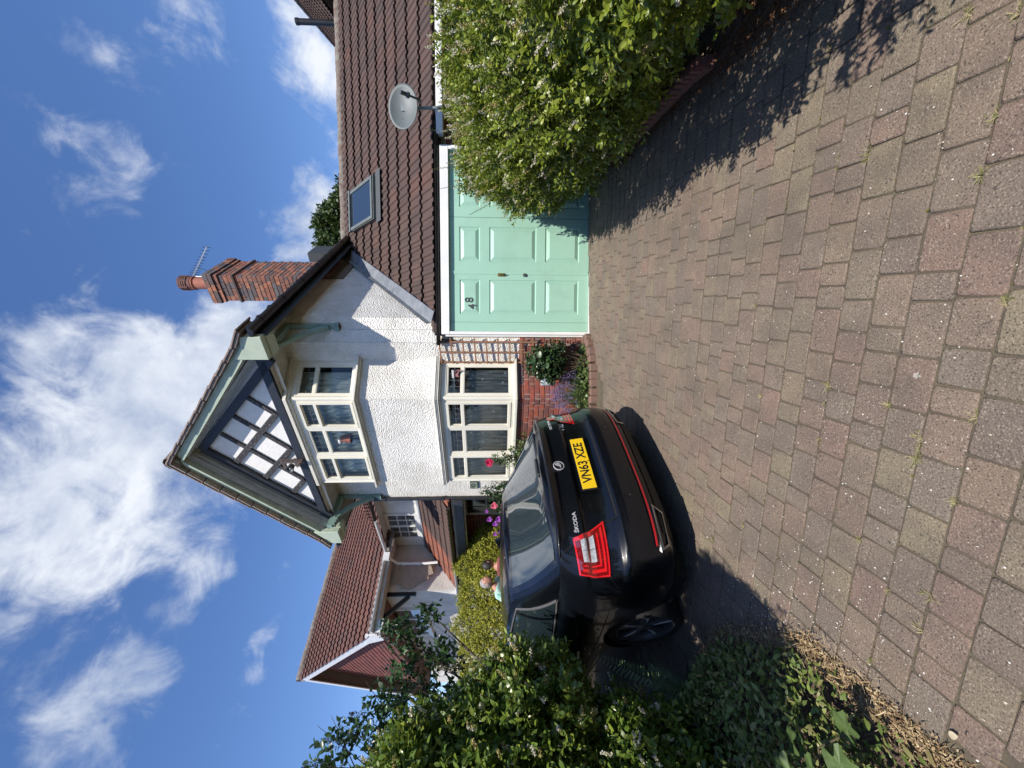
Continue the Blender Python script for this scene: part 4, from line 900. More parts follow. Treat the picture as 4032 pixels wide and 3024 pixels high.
# ================================================================== people
def skinmesh(name,verts,edges,radii,mt,parent,root=0,sub=2):
    me=bpy.data.meshes.new(name); me.from_pydata(verts,edges,[]); o=bpy.data.objects.new(name,me); COL.objects.link(o)
    md=o.modifiers.new('s','SKIN'); sk_=me.skin_vertices[0].data
    for i,r in enumerate(radii): sk_[i].radius=(r,r) if not isinstance(r,tuple) else r; sk_[i].use_root=(i==root)
    ms=o.modifiers.new('u','SUBSURF'); ms.levels=sub; ms.render_levels=sub
    dg=bpy.context.evaluated_depsgraph_get(); dg.update(); m2=bpy.data.meshes.new_from_object(o.evaluated_get(dg)); bpy.data.objects.remove(o); m2.name=name
    for p in m2.polygons: p.use_smooth=True
    m2.materials.clear(); return link(name,m2,mt,parent)
skin=mat('skin',(.42,.21,.15),.55,(.36,.16,.11),30)
def person(loc,rz,h,label,hair,shirt,trouser,lean=0.0,headturn=0.0,grey=False):
    """faces local -Y"""
    P=empty('person',loc,rz,label,'person'); k=h/1.75
    def v(x,y,z): # lean forward about the hips
        zz=z-.95
        if zz>0: y,z=y*math.cos(lean)-zz*math.sin(lean), .95+zz*math.cos(lean)+y*math.sin(lean)
        return (x*k,y*k,z*k)
    Vv=[v(0,0,.95),v(0,.0,1.15),v(0,.0,1.35),v(0,0,1.45),v(0,-.01,1.54)]
    E=[(0,1),(1,2),(2,3),(3,4)]; Rr=[(.15,.11),(.13,.10),(.16,.105),(.09,.07),(.052,.055)]
    for sx in (-1,1):
        n=len(Vv); Vv+=[v(.10*sx,0,.88),v(.10*sx,-.02,.48),v(.10*sx,.02,.09),v(.10*sx,-.14,.04)]; E+=[(0,n),(n,n+1),(n+1,n+2),(n+2,n+3)]; Rr+=[.095,.06,.042,.035]
        n=len(Vv); Vv+=[v(.19*sx,.0,1.40),v(.25*sx,.02,1.13),v(.24*sx,-.12,.90),v(.23*sx,-.17,.83)]; E+=[(2,n),(n,n+1),(n+1,n+2),(n+2,n+3)]; Rr+=[.055,.042,.032,.024]
        for f in range(5):
            m_=len(Vv); ang=(-.9 if f==0 else -.30+.2*f); Lf=(.04,.062,.07,.064,.05)[f]
            Vv+=[v((.23+.012*(f-2))*sx,-.185,.82),v((.23+.014*(f-2)+(-.03 if f==0 else 0))*sx,-.20-.01*f*0,.80-Lf*.4),v((.23+.014*(f-2)+(-.035 if f==0 else 0))*sx,-.20+.012,.80-Lf)]
            E+=[(n+3,m_),(m_,m_+1),(m_+1,m_+2)]; Rr+=[.0095,.008,.007]
    for i,(a_,b_) in enumerate(Rr if False else []): pass
    skinmesh('body',Vv,E,[(r[0]*k,r[1]*k) if isinstance(r,tuple) else r*k for r in Rr],skin,P,0,2)
    # shirt
    sv=[v(0,0,.93),v(0,0,1.15),v(0,0,1.36),v(0,0,1.45)]; se=[(0,1),(1,2),(2,3)]; sr=[(.165,.125),(.15,.12),(.18,.125),(.085,.08)]
    for sx in (-1,1): n=len(sv); sv+=[v(.20*sx,0,1.40),v(.245*sx,.015,1.20)]; se+=[(2,n),(n,n+1)]; sr+=[.075,.065]
    skinmesh('shirt',sv,se,[(r[0]*k,r[1]*k) if isinstance(r,tuple) else r*k for r in sr],shirt,P,1,2)
    tv=[v(0,0,.97)]; te=[]; tr_=[(.16,.125)]
    for sx in (-1,1): n=len(tv); tv+=[v(.10*sx,0,.86),v(.10*sx,-.02,.48),v(.10*sx,.02,.12)]; te+=[(0,n),(n,n+1),(n+1,n+2)]; tr_+=[.11,.08,.07]
    skinmesh('trousers',tv,te,[(r[0]*k,r[1]*k) if isinstance(r,tuple) else r*k for r in tr_],trouser,P,0,1)
    # head
    hc=Vector(v(0,-.035,1.645)); HM=Matrix.Translation(hc)@Matrix.Rotation(headturn,4,'Z')@Matrix.Rotation(-lean*1.2,4,'X')@Matrix.Scale(k,4)
    s=MB(); rows=[]
    for i in range(17):
        th=PI*i/16; row=[]
        for j in range(24):
            ph=2*PI*j/24; x=math.sin(th)*math.cos(ph); y=math.sin(th)*math.sin(ph); z=math.cos(th)
            px,py,pz_=x*.076,y*.098,z*.118
            if z<0: px*=1+.22*z; 
            if y<0 and z<-.2: py*=.97
            if y<-.7:
                if abs(x)<.28 and -.42<z<.08: py-=.022*math.cos(x/.28*PI/2)*(1-abs(z+.25)/.35 if abs(z+.25)<.35 else 0)     # nose
                if .05<z<.24 and .12<abs(x)<.5: py+=.008                                                                   # eye sockets
                if -.62<z<-.5 and abs(x)<.3: py-=.004
                if z<-.78: py-=.012
            row.append((px,py,pz_))
        rows.append(row)
    for r in rows: pass
    s.grid([[HM@Vector(p) for p in r] for r in rows],close=True)
    for sx in (-1,1): s.ball(tuple(HM@Vector((.078*sx,.012,-.005))),(.012*k,.02*k,.032*k),8,6)
    s.build('head',skin,P,smooth='all',fix=False)
    for sx in (-1,1): s=MB(); s.ball(tuple(HM@Vector((.03*sx,-.086,.018))),.011*k,8,5); s.build('eye',mat('eye',(.08,.06,.05),.2),P,smooth='all')
    s=MB(); s.box(-.024,.024,-.004,.004,-.004,.004,HM@Matrix.Translation((0,-.094,-.062))); s.build('mouth',mat('lip',(.35,.12,.10),.5),P)
    s=MB(); rows=[]
    for i in range(12):
        th=PI*.60*i/11; row=[]
        for j in range(24):
            ph=2*PI*j/24; x=math.sin(th)*math.cos(ph); y=math.sin(th)*math.sin(ph); z=math.cos(th)
            front=max(0,-y); lim=.45 if front>.3 else -.35
            g_=1.10+random.uniform(-.012,.02); zz=max(z,lim*.9+.0) if z<lim else z
            if z<lim: g_=.97
            row.append(tuple(HM@Vector((x*.076*g_,(y*.098+.006)*g_,zz*.118*g_))))
        rows.append(row)
    s.grid(rows,close=True); s.build('hair',hair,P,smooth='all',fix=False)
    for sx in (-1,1): s=MB(); q=v(.10*sx,-.05,.045); s.ball(q,(.05*k,.14*k,.045*k),12,6); s.build('shoe',M['dgrey'],P,smooth='all')
    return P
hairg=mat('grey_hair',(.20,.18,.17),.8,(.36,.34,.33),60,bump=.8,bscale=200); hairb=mat('black_hair',(.012,.010,.010),.55,(.03,.025,.02),60,bump=.8,bscale=200)
shirtm=mat('mint_patterned_shirt',(.20,.50,.40),.8,(.50,.62,.56),26,dirt=((.20,.12,.09),18,.6,.66,.8))
person((-3.78,7.02,ground_z(-3.8,7.0)),R(75),1.70,'grey-haired man in a mint green patterned shirt, leaning forward behind the black car',hairg,shirtm,mat('navy_trousers',(.03,.04,.07),.8),lean=.38)
person((-3.42,7.25,ground_z(-3.4,7.2)),R(160),1.60,'person with short black hair whose head just shows above the black car roof',hairb,mat('dark_red_top',(.16,.04,.04),.8),mat('black_trousers',(.02,.02,.02),.8),lean=.12)
# ================================================================== the parked car
def interp(tab,x):
    if x<=tab[0][0]: return tab[0][1]
    for (a,b_),(c,d) in zip(tab[:-1],tab[1:]):
        if x<=c: return b_+(d-b_)*(x-a)/(c-a)
    return tab[-1][1]
car=bpy.data.objects.new('parked_car',None); COL.objects.link(car)
n_=Vector((-0.0270,-0.0320,1)).normalized(); psi=0.9083; f_=Vector((-math.sin(psi),math.cos(psi),0)); f_=(f_-n_*f_.dot(n_)).normalized(); r_=f_.cross(n_)
cm=Matrix((r_,f_,n_)).transposed().to_4x4(); cm.translation=Vector((-0.5881,3.1768,0.1055)); car.matrix_world=cm
tag(car,'black hatchback parked on the brick drive with its yellow number plate towards us','car')
paint=mat('black_metallic_paint',(.003,.0038,.006),.3,(.004,.005,.008),900,spec=.2,coat=.62)
cglass=mat('car_glass',(.018,.030,.038),.03,spec=.8,coat=1.0)
rubber=mat('tyre_rubber',(.014,.014,.014),.85); blk=mat('black_trim',(.010,.010,.011),.5); redl=mat('red_lamp_lens',(.16,.004,.006),.08,spec=.8,coat=1); redb=mat('bright_red_lens',(.62,.012,.016),.12,spec=.8,coat=1)
whl=mat('clear_lamp_lens',(.55,.57,.60),.06,(.30,.31,.33),60,spec=.9,coat=1); ash=mat('alloy_wheel_dark',(.085,.087,.09),.4); pol=mat('alloy_spoke_face',(.85,.86,.88),.4)
silv=mat('silver_badge',(.58,.59,.61),.3,metal=.25); well=mat('wheel_well_black',(.003,.003,.003),.95)
YR=[(.20,.20),(.26,.10),(.33,.045),(.40,.018),(.50,.0),(.60,.004),(.635,.012),(.66,.05),(.70,.062),(.73,.075),(.86,.092),(.885,.088),(.90,.070),(.96,.078),(1.03,.083),(1.065,.070),(1.085,.066),(1.095,.085),(1.10,.12)]
HW=[(0,.80),(.06,.85),(.18,.885),(.35,.903),(.55,.908),(.72,.897),(.82,.880),(.92,.835),(1.0,.765)]
HY=[(0,1.10),(.30,1.10),(.8,1.045),(1.6,1.005),(3.0,.985),(3.45,.985),(3.9,.93),(4.3,.85),(4.55,.77),(4.66,.70)]
YF=[(.20,4.50),(.3,4.60),(.45,4.66),(.6,4.66),(.75,4.60),(1.1,4.52)]
LR,NR,LFr,NF=.46,3.1,.75,2.7
def tap(y): return 1-.035*max(0,(1.3-y)/1.3)**2-.05*max(0,(y-3.3)/1.36)**2
def half_outline(t):
    pts=[]
    zr=.20+t*.90; w=interp(HW,t); y0=interp(YR,zr)
    for i in range(19):
        a=PI/2*i/18; x=w*tap(0.4)*math.sin(a)**(2/NR); y=y0+LR*(1-max(0,math.cos(a))**(2/NR)); pts.append((x,y))
    yf=interp(YF,.2+t*.6); ys=y0+LR; ye=yf-LFr
    for i in range(1,46): y=ys+(ye-ys)*i/46; pts.append((w*tap(y)/tap(.4)*tap(.4),y))
    for i in range(13):
        a=PI/2*(1-i/12); pts.append((w*tap(ye)*math.sin(a)**(2/NF),ye+LFr*(1-(1-max(0,math.cos(a))**(2/NF)) if False else max(0,math.cos(a))**(2/NF)*1.0*1.0*1.0*0+0) if False else ye+LFr*(max(0,math.cos(a))**(2/NF))))
    return [(x,y,.20+t*(interp(HY,y)-.20)) for (x,y) in pts]
ts=[0,.03,.07,.11,.15,.20,.27,.34,.40,.44,.475,.49,.505,.52,.55,.59,.64,.69,.735,.755,.765,.78,.81,.85,.89,.92,.945,.965,.98,.99,1.0]
rows=[]
for t in ts:
    h=half_outline(t); rows.append(h+[(-x,y,z) for (x,y,z) in h[-2:0:-1]])
s=MB(); s.grid(rows,close=True)
top=half_outline(1.0); NT=8
def cap_rows(h,crown,zf=0):
    R_=[]
    for (x,y,z) in h:
        R_.append([(x*(1-2*j/NT),y,z+crown*(1-(1-2*j/NT)**2)) for j in range(NT+1)])
    return R_
s.grid(cap_rows(top,.035)); s.grid(cap_rows(half_outline(0),0))
me=s.mesh('body'); b=bmesh.new(); b.from_mesh(me); bmesh.ops.remove_doubles(b,verts=b.verts,dist=.0006); bmesh.ops.recalc_face_normals(b,faces=b.faces); b.to_mesh(me); b.free()
tmp=bpy.data.objects.new('tmp',me); COL.objects.link(tmp)
me.materials.append(paint); me.materials.append(well)
cuts=[]
for yy in (1.10,3.79):
    for sx in (-1,1):
        c=MB(); c.lathe([(.001,-.2),(.352,-.2),(.352,.2),(.001,.2)],48,(0,0,0),Matrix.Translation((sx*.86,yy,.318))@Matrix.Rotation(PI/2,4,'Y')); cmh=c.mesh('c'); bb=bmesh.new(); bb.from_mesh(cmh); bmesh.ops.remove_doubles(bb,verts=bb.verts,dist=1e-4); bmesh.ops.recalc_face_normals(bb,faces=bb.faces); bb.to_mesh(cmh); bb.free()
        cmh.materials.append(paint); cmh.materials.append(well)
        for p in cmh.polygons: p.material_index=1
        co=bpy.data.objects.new('tmpc',cmh); COL.objects.link(co); cuts.append(co)
        md=tmp.modifiers.new('b','BOOLEAN'); md.object=co; md.operation='DIFFERENCE'; md.solver='EXACT'
dg=bpy.context.evaluated_depsgraph_get(); dg.update(); bm_=bpy.data.meshes.new_from_object(tmp.evaluated_get(dg)); bm_.name='body'
for c in cuts+[tmp]: bpy.data.objects.remove(c)
for p in bm_.polygons: p.use_smooth=True
try: bm_.set_sharp_from_angle(angle=R(24))
except Exception: pass
body=link('body',bm_,None,car)
# greenhouse
def gout(sv):
    e=sv
    y0=.19+.80*e+.05*math.sin(PI*e)*-.6; yf=3.47-1.0*e+.05*math.sin(PI*e); w=.765-.20*e+.045*math.sin(PI*e*.9)
    pts=[]; Lr,nr,Lf,nf=.30,3.4,.34,3.0
    for i in range(15): a=PI/2*i/14; pts.append((w*math.sin(a)**(2/nr),y0+Lr*(1-max(0,math.cos(a))**(2/nr))))
    ys=y0+Lr; ye=yf-Lf
    for i in range(1,24): pts.append((w,ys+(ye-ys)*i/24))
    for i in range(13): a=PI/2*(1-i/12); pts.append((w*math.sin(a)**(2/nf),ye+Lf*max(0,math.cos(a))**(2/nf)))
    zt=1.405+.0*e
    return [(x,y,(interp(HY,y)-.01)*(1-e)+e*(1.385+.035*math.sin(PI*min(1,max(0,(y-.9)/1.7))))) for (x,y) in pts]
rows=[]
for i in range(15):
    h=gout(i/14); rows.append(h+[(-x,y,z) for (x,y,z) in h[-2:0:-1]])
s=MB(); s.grid(rows,close=True); s.grid(cap_rows(gout(1.0),.035))
me=s.mesh('cabin'); b=bmesh.new(); b.from_mesh(me); bmesh.ops.remove_doubles(b,verts=b.verts,dist=.0005); bmesh.ops.recalc_face_normals(b,faces=b.faces); b.to_mesh(me); b.free()
for p in me.polygons: p.use_smooth=True
try: me.set_sharp_from_angle(angle=R(38))
except Exception: pass
link('cabin',me,paint,car)
# patches on the cabin
def gl_rear(u,sv,off=.004):
    """u -1..1 across the rear, sv height"""
    y0=.19+.80*sv-.03*math.sin(PI*sv); w=.765-.20*sv+.045*math.sin(PI*sv*.9); x=u*w; k=abs(u)
    y=y0+.30*(1-max(0,1-k**3.4)**(1/3.4)); z=(interp(HY,y)-.01)*(1-sv)+sv*(1.385+.035*math.sin(PI*min(1,max(0,(y-.9)/1.7))))
    nrm=Vector((u*.45,-.45,.9)).normalized(); return Vector((x,y,z))+nrm*off
def gl_side(y,sv,sx,off=.004):
    w=.765-.20*sv+.045*math.sin(PI*sv*.9); z=(interp(HY,y)-.01)*(1-sv)+sv*(1.385+.035*math.sin(PI*min(1,max(0,(y-.9)/1.7))))
    return Vector((sx*(w+off),y,z))
s=MB(); s.grid([[gl_rear(-.87+1.74*i/24,.05+.90*j/10,.005) for i in range(25)] for j in range(11)]); s.build('rear_window',cglass,car,smooth='all')
s=MB(); s.grid([[gl_rear((-.93+1.86*i/24),(-.0+1.02*j/10),.0025) for i in range(25)] for j in range(11)]); s.build('rear_window_surround',mat('gloss_black_trim',(.004,.004,.005),.1,coat=1),car,smooth='all')
for sx in (-1,1):
    for (poly,nm) in (([(.78,.10),(1.06,.10),(1.20,.80),(1.10,.78)],'quarter_window'),([(1.11,.10),(1.92,.09),(1.92,.88),(1.26,.84)],'rear_door_window'),([(1.99,.09),(3.05,.09),(2.55,.80),(1.99,.89)],'front_door_window')):
        (a,b0),(c,d0),(e,f0),(g_,h0)=poly; s=MB()
        s.grid([[gl_side((a*(1-i/6)+c*i/6)*(1-j/6)+(g_*(1-i/6)+e*i/6)*j/6,(b0*(1-i/6)+d0*i/6)*(1-j/6)+(h0*(1-i/6)+f0*i/6)*j/6,sx,.004) for i in range(7)] for j in range(7)])
        s.build(nm,cglass,car,smooth='all',fix=False)
    s=MB(); q=[(.74,.06),(1.18,.86),(1.9,.93),(2.62,.86),(3.15,.05),(1.9,.04),(.74,.06)]
    P3=[]
    for (p0,p1) in zip(q[:-1],q[1:]):
        for i in range(8): t=i/8; P3.append(gl_side(p0[0]+(p1[0]-p0[0])*t,p0[1]+(p1[1]-p0[1])*t,sx,.002))
    s.tube(P3+[P3[0]],.011,6); s.build('window_trim',mat('satin_grey_trim',(.09,.09,.09),.4),car,smooth=True)
s=MB(); s.grid([[(lambda u,sv:Vector((u*(.765-.2*sv+.03),3.475-1.0*sv+.05*math.sin(PI*sv)-.34*(1-max(0,1-abs(u)**3)**(1/3)),(.98)*(1-sv)+sv*1.395+.02)))(-.84+1.68*i/16,.04+.9*j/8) for i in range(17)] for j in range(9)]); s.build('windscreen',cglass,car,smooth='all',fix=False)
# patches on the lower body at the rear: parameter a = corner angle
def rp(a,z,off=.003,sx=1):
    t=(z-.2)/.9; w=interp(HW,t)*tap(.4); y0=interp(YR,z); x=w*math.sin(a)**(2/NR); y=y0+LR*(1-max(0,math.cos(a))**(2/NR))
    nx=math.sin(a)**1.3; ny=-math.cos(a)**1.3 if math.cos(a)>0 else 0
    return Vector((sx*(x+nx*off),y+ny*off,z))
def ax(x,z): return math.asin(min(1,(abs(x)/(interp(HW,(z-.2)/.9)*tap(.4)))**(NR/2)))
def quadpatch(c,name,mt,par,sx,off,n=14,m_=6):
    """c: four (a,z) corners: inner-bottom, outer-bottom, outer-top, inner-top"""
    s=MB(); R_=[]
    for j in range(m_+1):
        v=j/m_; R_.append([rp((c[0][0]*(1-u)+c[1][0]*u)*(1-v)+(c[3][0]*(1-u)+c[2][0]*u)*v,(c[0][1]*(1-u)+c[1][1]*u)*(1-v)+(c[3][1]*(1-u)+c[2][1]*u)*v,off,sx) for u in [i/n for i in range(n+1)]])
    s.grid(R_); return s.build(name,mt,par,smooth='all',fix=False)
for sx in (-1,1):
    C4=[(ax(.505,.745),.745),(1.10,.75),(1.12,.96),(ax(.60,.985),.985)]
    def sub(u0,u1,v0,v1):
        f=lambda u,v:((C4[0][0]*(1-u)+C4[1][0]*u)*(1-v)+(C4[3][0]*(1-u)+C4[2][0]*u)*v,(C4[0][1]*(1-u)+C4[1][1]*u)*(1-v)+(C4[3][1]*(1-u)+C4[2][1]*u)*v)
        return [f(u0,v0),f(u1,v0),f(u1,v1),f(u0,v1)]
    lampo=quadpatch(C4,'tail_lamp',redl,car,sx,.007)
    e_=[(0,1,0,.05),(.955,1,.05,1),(0,.03,.05,.42),(.03,.955,.95,1)]
    for q in e_: quadpatch(sub(*q),'lens_edge',redb,lampo,sx,.010)
    for q in [(.05,.88,.10,.17),(.80,.88,.17,.86),(.70,.74,.24,.84),(.10,.74,.24,.29)]: quadpatch(sub(*q),'light_guide',redb,lampo,sx,.0095)
    quadpatch(sub(.0,.09,.44,.96),'lens_edge',redb,lampo,sx,.0095)
    quadpatch(sub(.10,.62,.38,.80),'reversing_lamp',whl,lampo,sx,.011)
    quadpatch(sub(.34,.352,.40,.78),'lens_rib',blk,lampo,sx,.0122); quadpatch(sub(.10,.62,.585,.60),'lens_rib',mat('lens_grey',(.2,.2,.22),.3),lampo,sx,.0122)
# crease, shut lines, red pinstripe
def strip(pts,w,name,mt,par=car,off=.003):
    s=MB(); s.grid([[ (rp(ax(x,z-w/2),z-w/2,off,1 if x>=0 else -1)) for (x,z) in pts],[(rp(ax(x,z+w/2),z+w/2,off,1 if x>=0 else -1)) for (x,z) in pts]]); return s.build(name,mt,par,smooth='all',fix=False)
strip([(-.71+1.47*i/60,.402+.010*(abs(i-30)/30)**3) for i in range(61)],.016,'red_pinstripe',mat('red_stripe',(.55,.012,.02),.3,coat=.6),off=.009)
strip([(-.50+1.0*i/30,.648) for i in range(31)],.009,'tailgate_gap',well,off=.002)
for sx in (-1,1):
    s=MB(); P3=[rp(ax(.50,.648),.648,.0,sx),rp(ax(.515,.69),.69,.001,sx),rp(ax(.505,.765),.765,.001,sx)]; s.tube(P3,.004,6); P4=[rp(ax(.645,.99),.99,.0,sx),rp(ax(.675,1.05),1.05,0,sx),rp(ax(.69,1.09),1.09,0,sx)]; s.tube(P4,.004,6)
    s.tube([rp(1.10,.755,.0,sx),rp(1.22,.72,0,sx),rp(1.33,.70,0,sx)],.003,6); s.tube([rp(1.33,.70,0,sx),rp(1.35,.45,0,sx)],.003,6)
    s.build('panel_gap',well,car)
    quadpatch([(ax(.02,.715),.715),(ax(.47,.715),.715),(ax(.40,.872),.872),(ax(.02,.872),.872)],'plate_recess',mat('shaded_gloss_black',(.003,.0035,.004),.25,coat=.5),car,sx,.0015)
# diffuser and exhaust tips
s=MB(); s.grid([[rp(ax(x,z),z,.006,1 if x>=0 else -1) for x in [-.62+1.24*i/30 for i in range(31)]] for z in (.205,.25,.30,.335)]); s.build('diffuser',mat('matt_black_plastic',(.012,.012,.012),.7),car,smooth='all',fix=False)
for sx in (-1,1):
    ob=[(.47,.285),(.70,.300),(.745,.375),(.435,.375)]; ib=[(.488,.298),(.692,.312),(.722,.363),(.452,.363)]
    s=MB(); V1=[Vector((sx*x,rp(ax(x,z),z,0).y-.022,z)) for x,z in ob]; V2=[Vector((sx*x,rp(ax(x,z),z,0).y-.022,z)) for x,z in ib]; V3=[v+Vector((0,.06,0)) for v in V2]; V4=[v+Vector((0,.06,0)) for v in V1]
    for A_,B_ in ((V1,V2),(V2,V3),(V4,V1)):
        for i in range(4): s.add([A_[i],A_[(i+1)%4],B_[(i+1)%4],B_[i]],[(0,1,2,3)])
    ex_=s.build('exhaust_trim',M['chrome'],car,fix=False); s=MB(); s.add(V3,[(0,1,2,3)]); s.build('opening',well,ex_,fix=False)
# plate with lettering
PMX=Matrix.Translation((0,.034,.79))@Matrix.Rotation(R(-9),4,'X')
s=MB(); s.box(-.268,.268,.006,.02,-.062,.062,PMX); s.build('plate_holder',blk,car,bevel=.003)
s=MB(); s.box(-.26,.26,.0,.0058,-.0555,.0555,PMX); plate=s.build('number_plate',mat('yellow_plate',(.80,.52,.012),.4,coat=.3),car,bevel=.002)
textmesh('lettering','VN63 XZE',.105,mat('plate_black',(.008,.008,.008),.5),plate,PMX@Matrix.Translation((0,-.0006,.000))@Matrix.Rotation(PI/2,4,'X'),.0004,.0022,.88)
s=MB(); s.box(-.006,.006,-.001,.0,-.048,-.040,PMX); s.build('dealer_print',MATS['plate_black'],plate)
# badges
def onrear(x,z,off=.004): p=rp(ax(x,z),z,off,1 if x>=0 else -1); return p
def badge(txt,size,x,z,name,sx=1,ext=.0025,tilt=0):
    p=onrear(x,z,.004); q=onrear(x+.05,z,.004); yaw=math.atan2(q.y-p.y,.05)
    return textmesh(name,txt,size,silv,car,Matrix.Translation(p)@Matrix.Rotation(yaw,4,'Z')@Matrix.Rotation(PI/2-R(4),4,'X'),ext,.0008,sx)
badge('ŠKODA',.038,-.50,.945,'badge_lettering',1.2,ext=.0015); badge('OCTAVIA',.033,.52,.975,'badge_lettering',1.15,ext=.0015)
b1=badge('RS',.052,.505,.865,'sport_badge',1.0,tilt=.2); b2=badge('v',.05,.445,.868,'sport_badge',1.1)
bc=onrear(0,.985,.006); BM=Matrix.Translation(bc)@Matrix.Rotation(PI/2,4,'X')
s=MB(); s.lathe([(.046,.0),(.046,.006),(.040,.007),(.040,.0)],32,(0,0,0),BM); rb=s.build('round_badge',silv,car,smooth=True)
s=MB(); s.lathe([(.001,.003),(.040,.003)],28,(0,0,0),BM); s.build('badge_field',blk,rb,fix=False)
s=MB()
for k_ in range(3):
    a=R(60-22*k_); L0=.034-.003*k_; pts=[(-.008+.0*k_,-.012-.004*k_),(-.004,.0-.004*k_),(L0*math.cos(a)*.6,L0*math.sin(a)*.9),(L0*math.cos(a),L0*math.sin(a)),(L0*math.cos(a)+.006,L0*math.sin(a)-.008),(.006,-.008-.005*k_)]
    s.prism(pts,.004,.008,'z',BM)
s.prism([(-.030,-.006),(-.006,-.010),(-.006,-.018),(-.026,-.014)],.004,.008,'z',BM); s.build('winged_arrow',silv,rb,fix=False)
# rear wiper, spoiler lip, roof fin, door handles, mirrors, reflectors
s=MB(); s.tube([gl_rear(.0,.02,.03),gl_rear(.05,.07,.035),gl_rear(.28,.075,.03)],[.022,.018,.012],8); s.tube([gl_rear(.12,.055,.02),gl_rear(.72,.06,.018)],.013,6); s.lathe([(.001,0),(.022,0),(.026,.03),(.001,.035)],12,tuple(gl_rear(0,.0,.0))); s.build('rear_wiper',mat('wiper_black',(.03,.035,.038),.35),car,smooth=True)
s=MB(); s.grid([[(rp(ax(x,1.085),1.085,.0,1 if x>=0 else -1)+Vector((0,dy,dz))) for x in [-.70+1.40*i/30 for i in range(31)]] for (dy,dz) in ((.05,.012),(-.012,.004),(-.016,-.004),(.0,-.016))]); s.build('tailgate_lip',paint,car,smooth='all',fix=False)
s=MB(); s.prism([(1.10,1.452),(1.30,1.458),(1.28,1.470),(1.16,1.505),(1.13,1.505)],-.012,.012,'x'); s.build('roof_antenna',paint,car,bevel=.004)
for sx in (-1,1):
    def sp(y,z,o=.0): t=(z-.2)/(interp(HY,y)-.2); return Vector((sx*(interp(HW,t)*tap(y)+o),y,z))
    for yy in (1.42,2.42): s=MB(); s.tube([sp(yy-.09,.835,.02),sp(yy-.07,.84,.035),sp(yy+.08,.84,.035),sp(yy+.10,.835,.02)],.012,8); s.build('door_handle',M['chrome'] if False else paint,car,smooth=True)
    for yy in (1.0,1.97,3.1): s=MB(); s.tube([sp(yy if yy>1.5 else 1.28,z,.0) for z in (.42,.6,.75,.9,.98)],.0035,5); s.build('door_gap',well,car)
    s=MB(); s.tube([sp(y,.70,.0015) for y in [.55+3.2*i/20 for i in range(21)]],.004,5); s.build('side_crease',paint,car)
    s=MB(); s.ball((sx*.99,2.95,1.03),(.10,.055,.07),14,8); s.tube([(sx*.80,2.98,.99),(sx*.95,2.96,1.0)],.025,8); s.build('door_mirror',paint,car,smooth='all')
    s=MB(); s.lathe([(.001,0),(.010,0),(.012,.002)],10,(0,0,0),Matrix.Translation(rp(ax(.36,.52),.52,.0,sx))@Matrix.Rotation(PI/2,4,'X')); s.lathe([(.001,0),(.010,0)],10,(0,0,0),Matrix.Translation(rp(ax(.66,.53),.53,.0,sx))@Matrix.Rotation(PI/2,4,'X')); s.build('parking_sensor',blk,car)
    s=MB(); q=[rp(ax(.66,.55),.55,.002,sx)]; 
# headlamps + grille (front, not seen)
    s=MB(); s.ball((sx*.68,4.42,.70),(.16,.14,.07),12,6); s.build('headlamp',whl,car,smooth='all')
s=MB(); s.box(-.45,.45,4.60,4.675,.50,.66); s.build('grille',blk,car,bevel=.01)
s=MB(); s.box(-.80,.80,.4,4.3,.14,.24); s.build('underside',well,car)
# wheels
def wheel(parent,x,y,sx):
    T_=Matrix.Translation((x,y,.318))@Matrix.Rotation(sx*PI/2,4,'Y')@Matrix.Rotation(random.random()*6,4,'Z')
    s=MB(); s.lathe([(.225,-.10),(.285,-.112),(.312,-.095),(.318,-.06),(.319,.0),(.318,.06),(.312,.095),(.290,.110),(.255,.106),(.238,.098),(.232,.09)],56,(0,0,0),T_); w=s.build('wheel',rubber,parent,smooth=True,fix=False)
    s=MB(); s.lathe([(.240,.098),(.243,.103),(.236,.106),(.228,.098),(.222,.06),(.215,-.09),(.06,-.05),(.001,-.05)],56,(0,0,0),T_); s.build('rim',ash,w,smooth=True,fix=False)
    for k_ in range(5):
        a=k_*2*PI/5; Rk=T_@Matrix.Rotation(a,4,'Z')
        s=MB(); s.prism([(.05,-.028),(.05,.028),(.13,.034),(.226,.060),(.233,.030),(.233,-.030),(.226,-.060),(.13,-.034)],.055,.078,'z',Rk); s.build('spoke',ash,w,bevel=.003)
        s=MB(); s.prism([(.07,-.022),(.13,-.030),(.224,-.056),(.228,-.030),(.14,-.012)],.0785,.081,'z',Rk); s.build('spoke_face',pol,w,fix=False)
    s=MB(); s.lathe([(.001,.088),(.030,.088),(.055,.080),(.062,.05)],24,(0,0,0),T_); s.build('hub',ash,w,smooth=True,fix=False)
    s=MB(); s.lathe([(.001,.02),(.150,.02),(.150,.0),(.001,.0)],32,(0,0,0),T_); s.build('brake_disc',mat('brake_steel',(.12,.12,.12),.4,metal=.7),w,smooth=True,fix=False)
for (x,y,sx) in ((-.785,1.10,-1),(.785,1.10,1),(-.785,3.79,-1),(.785,3.79,1)): wheel(car,x,y,sx)
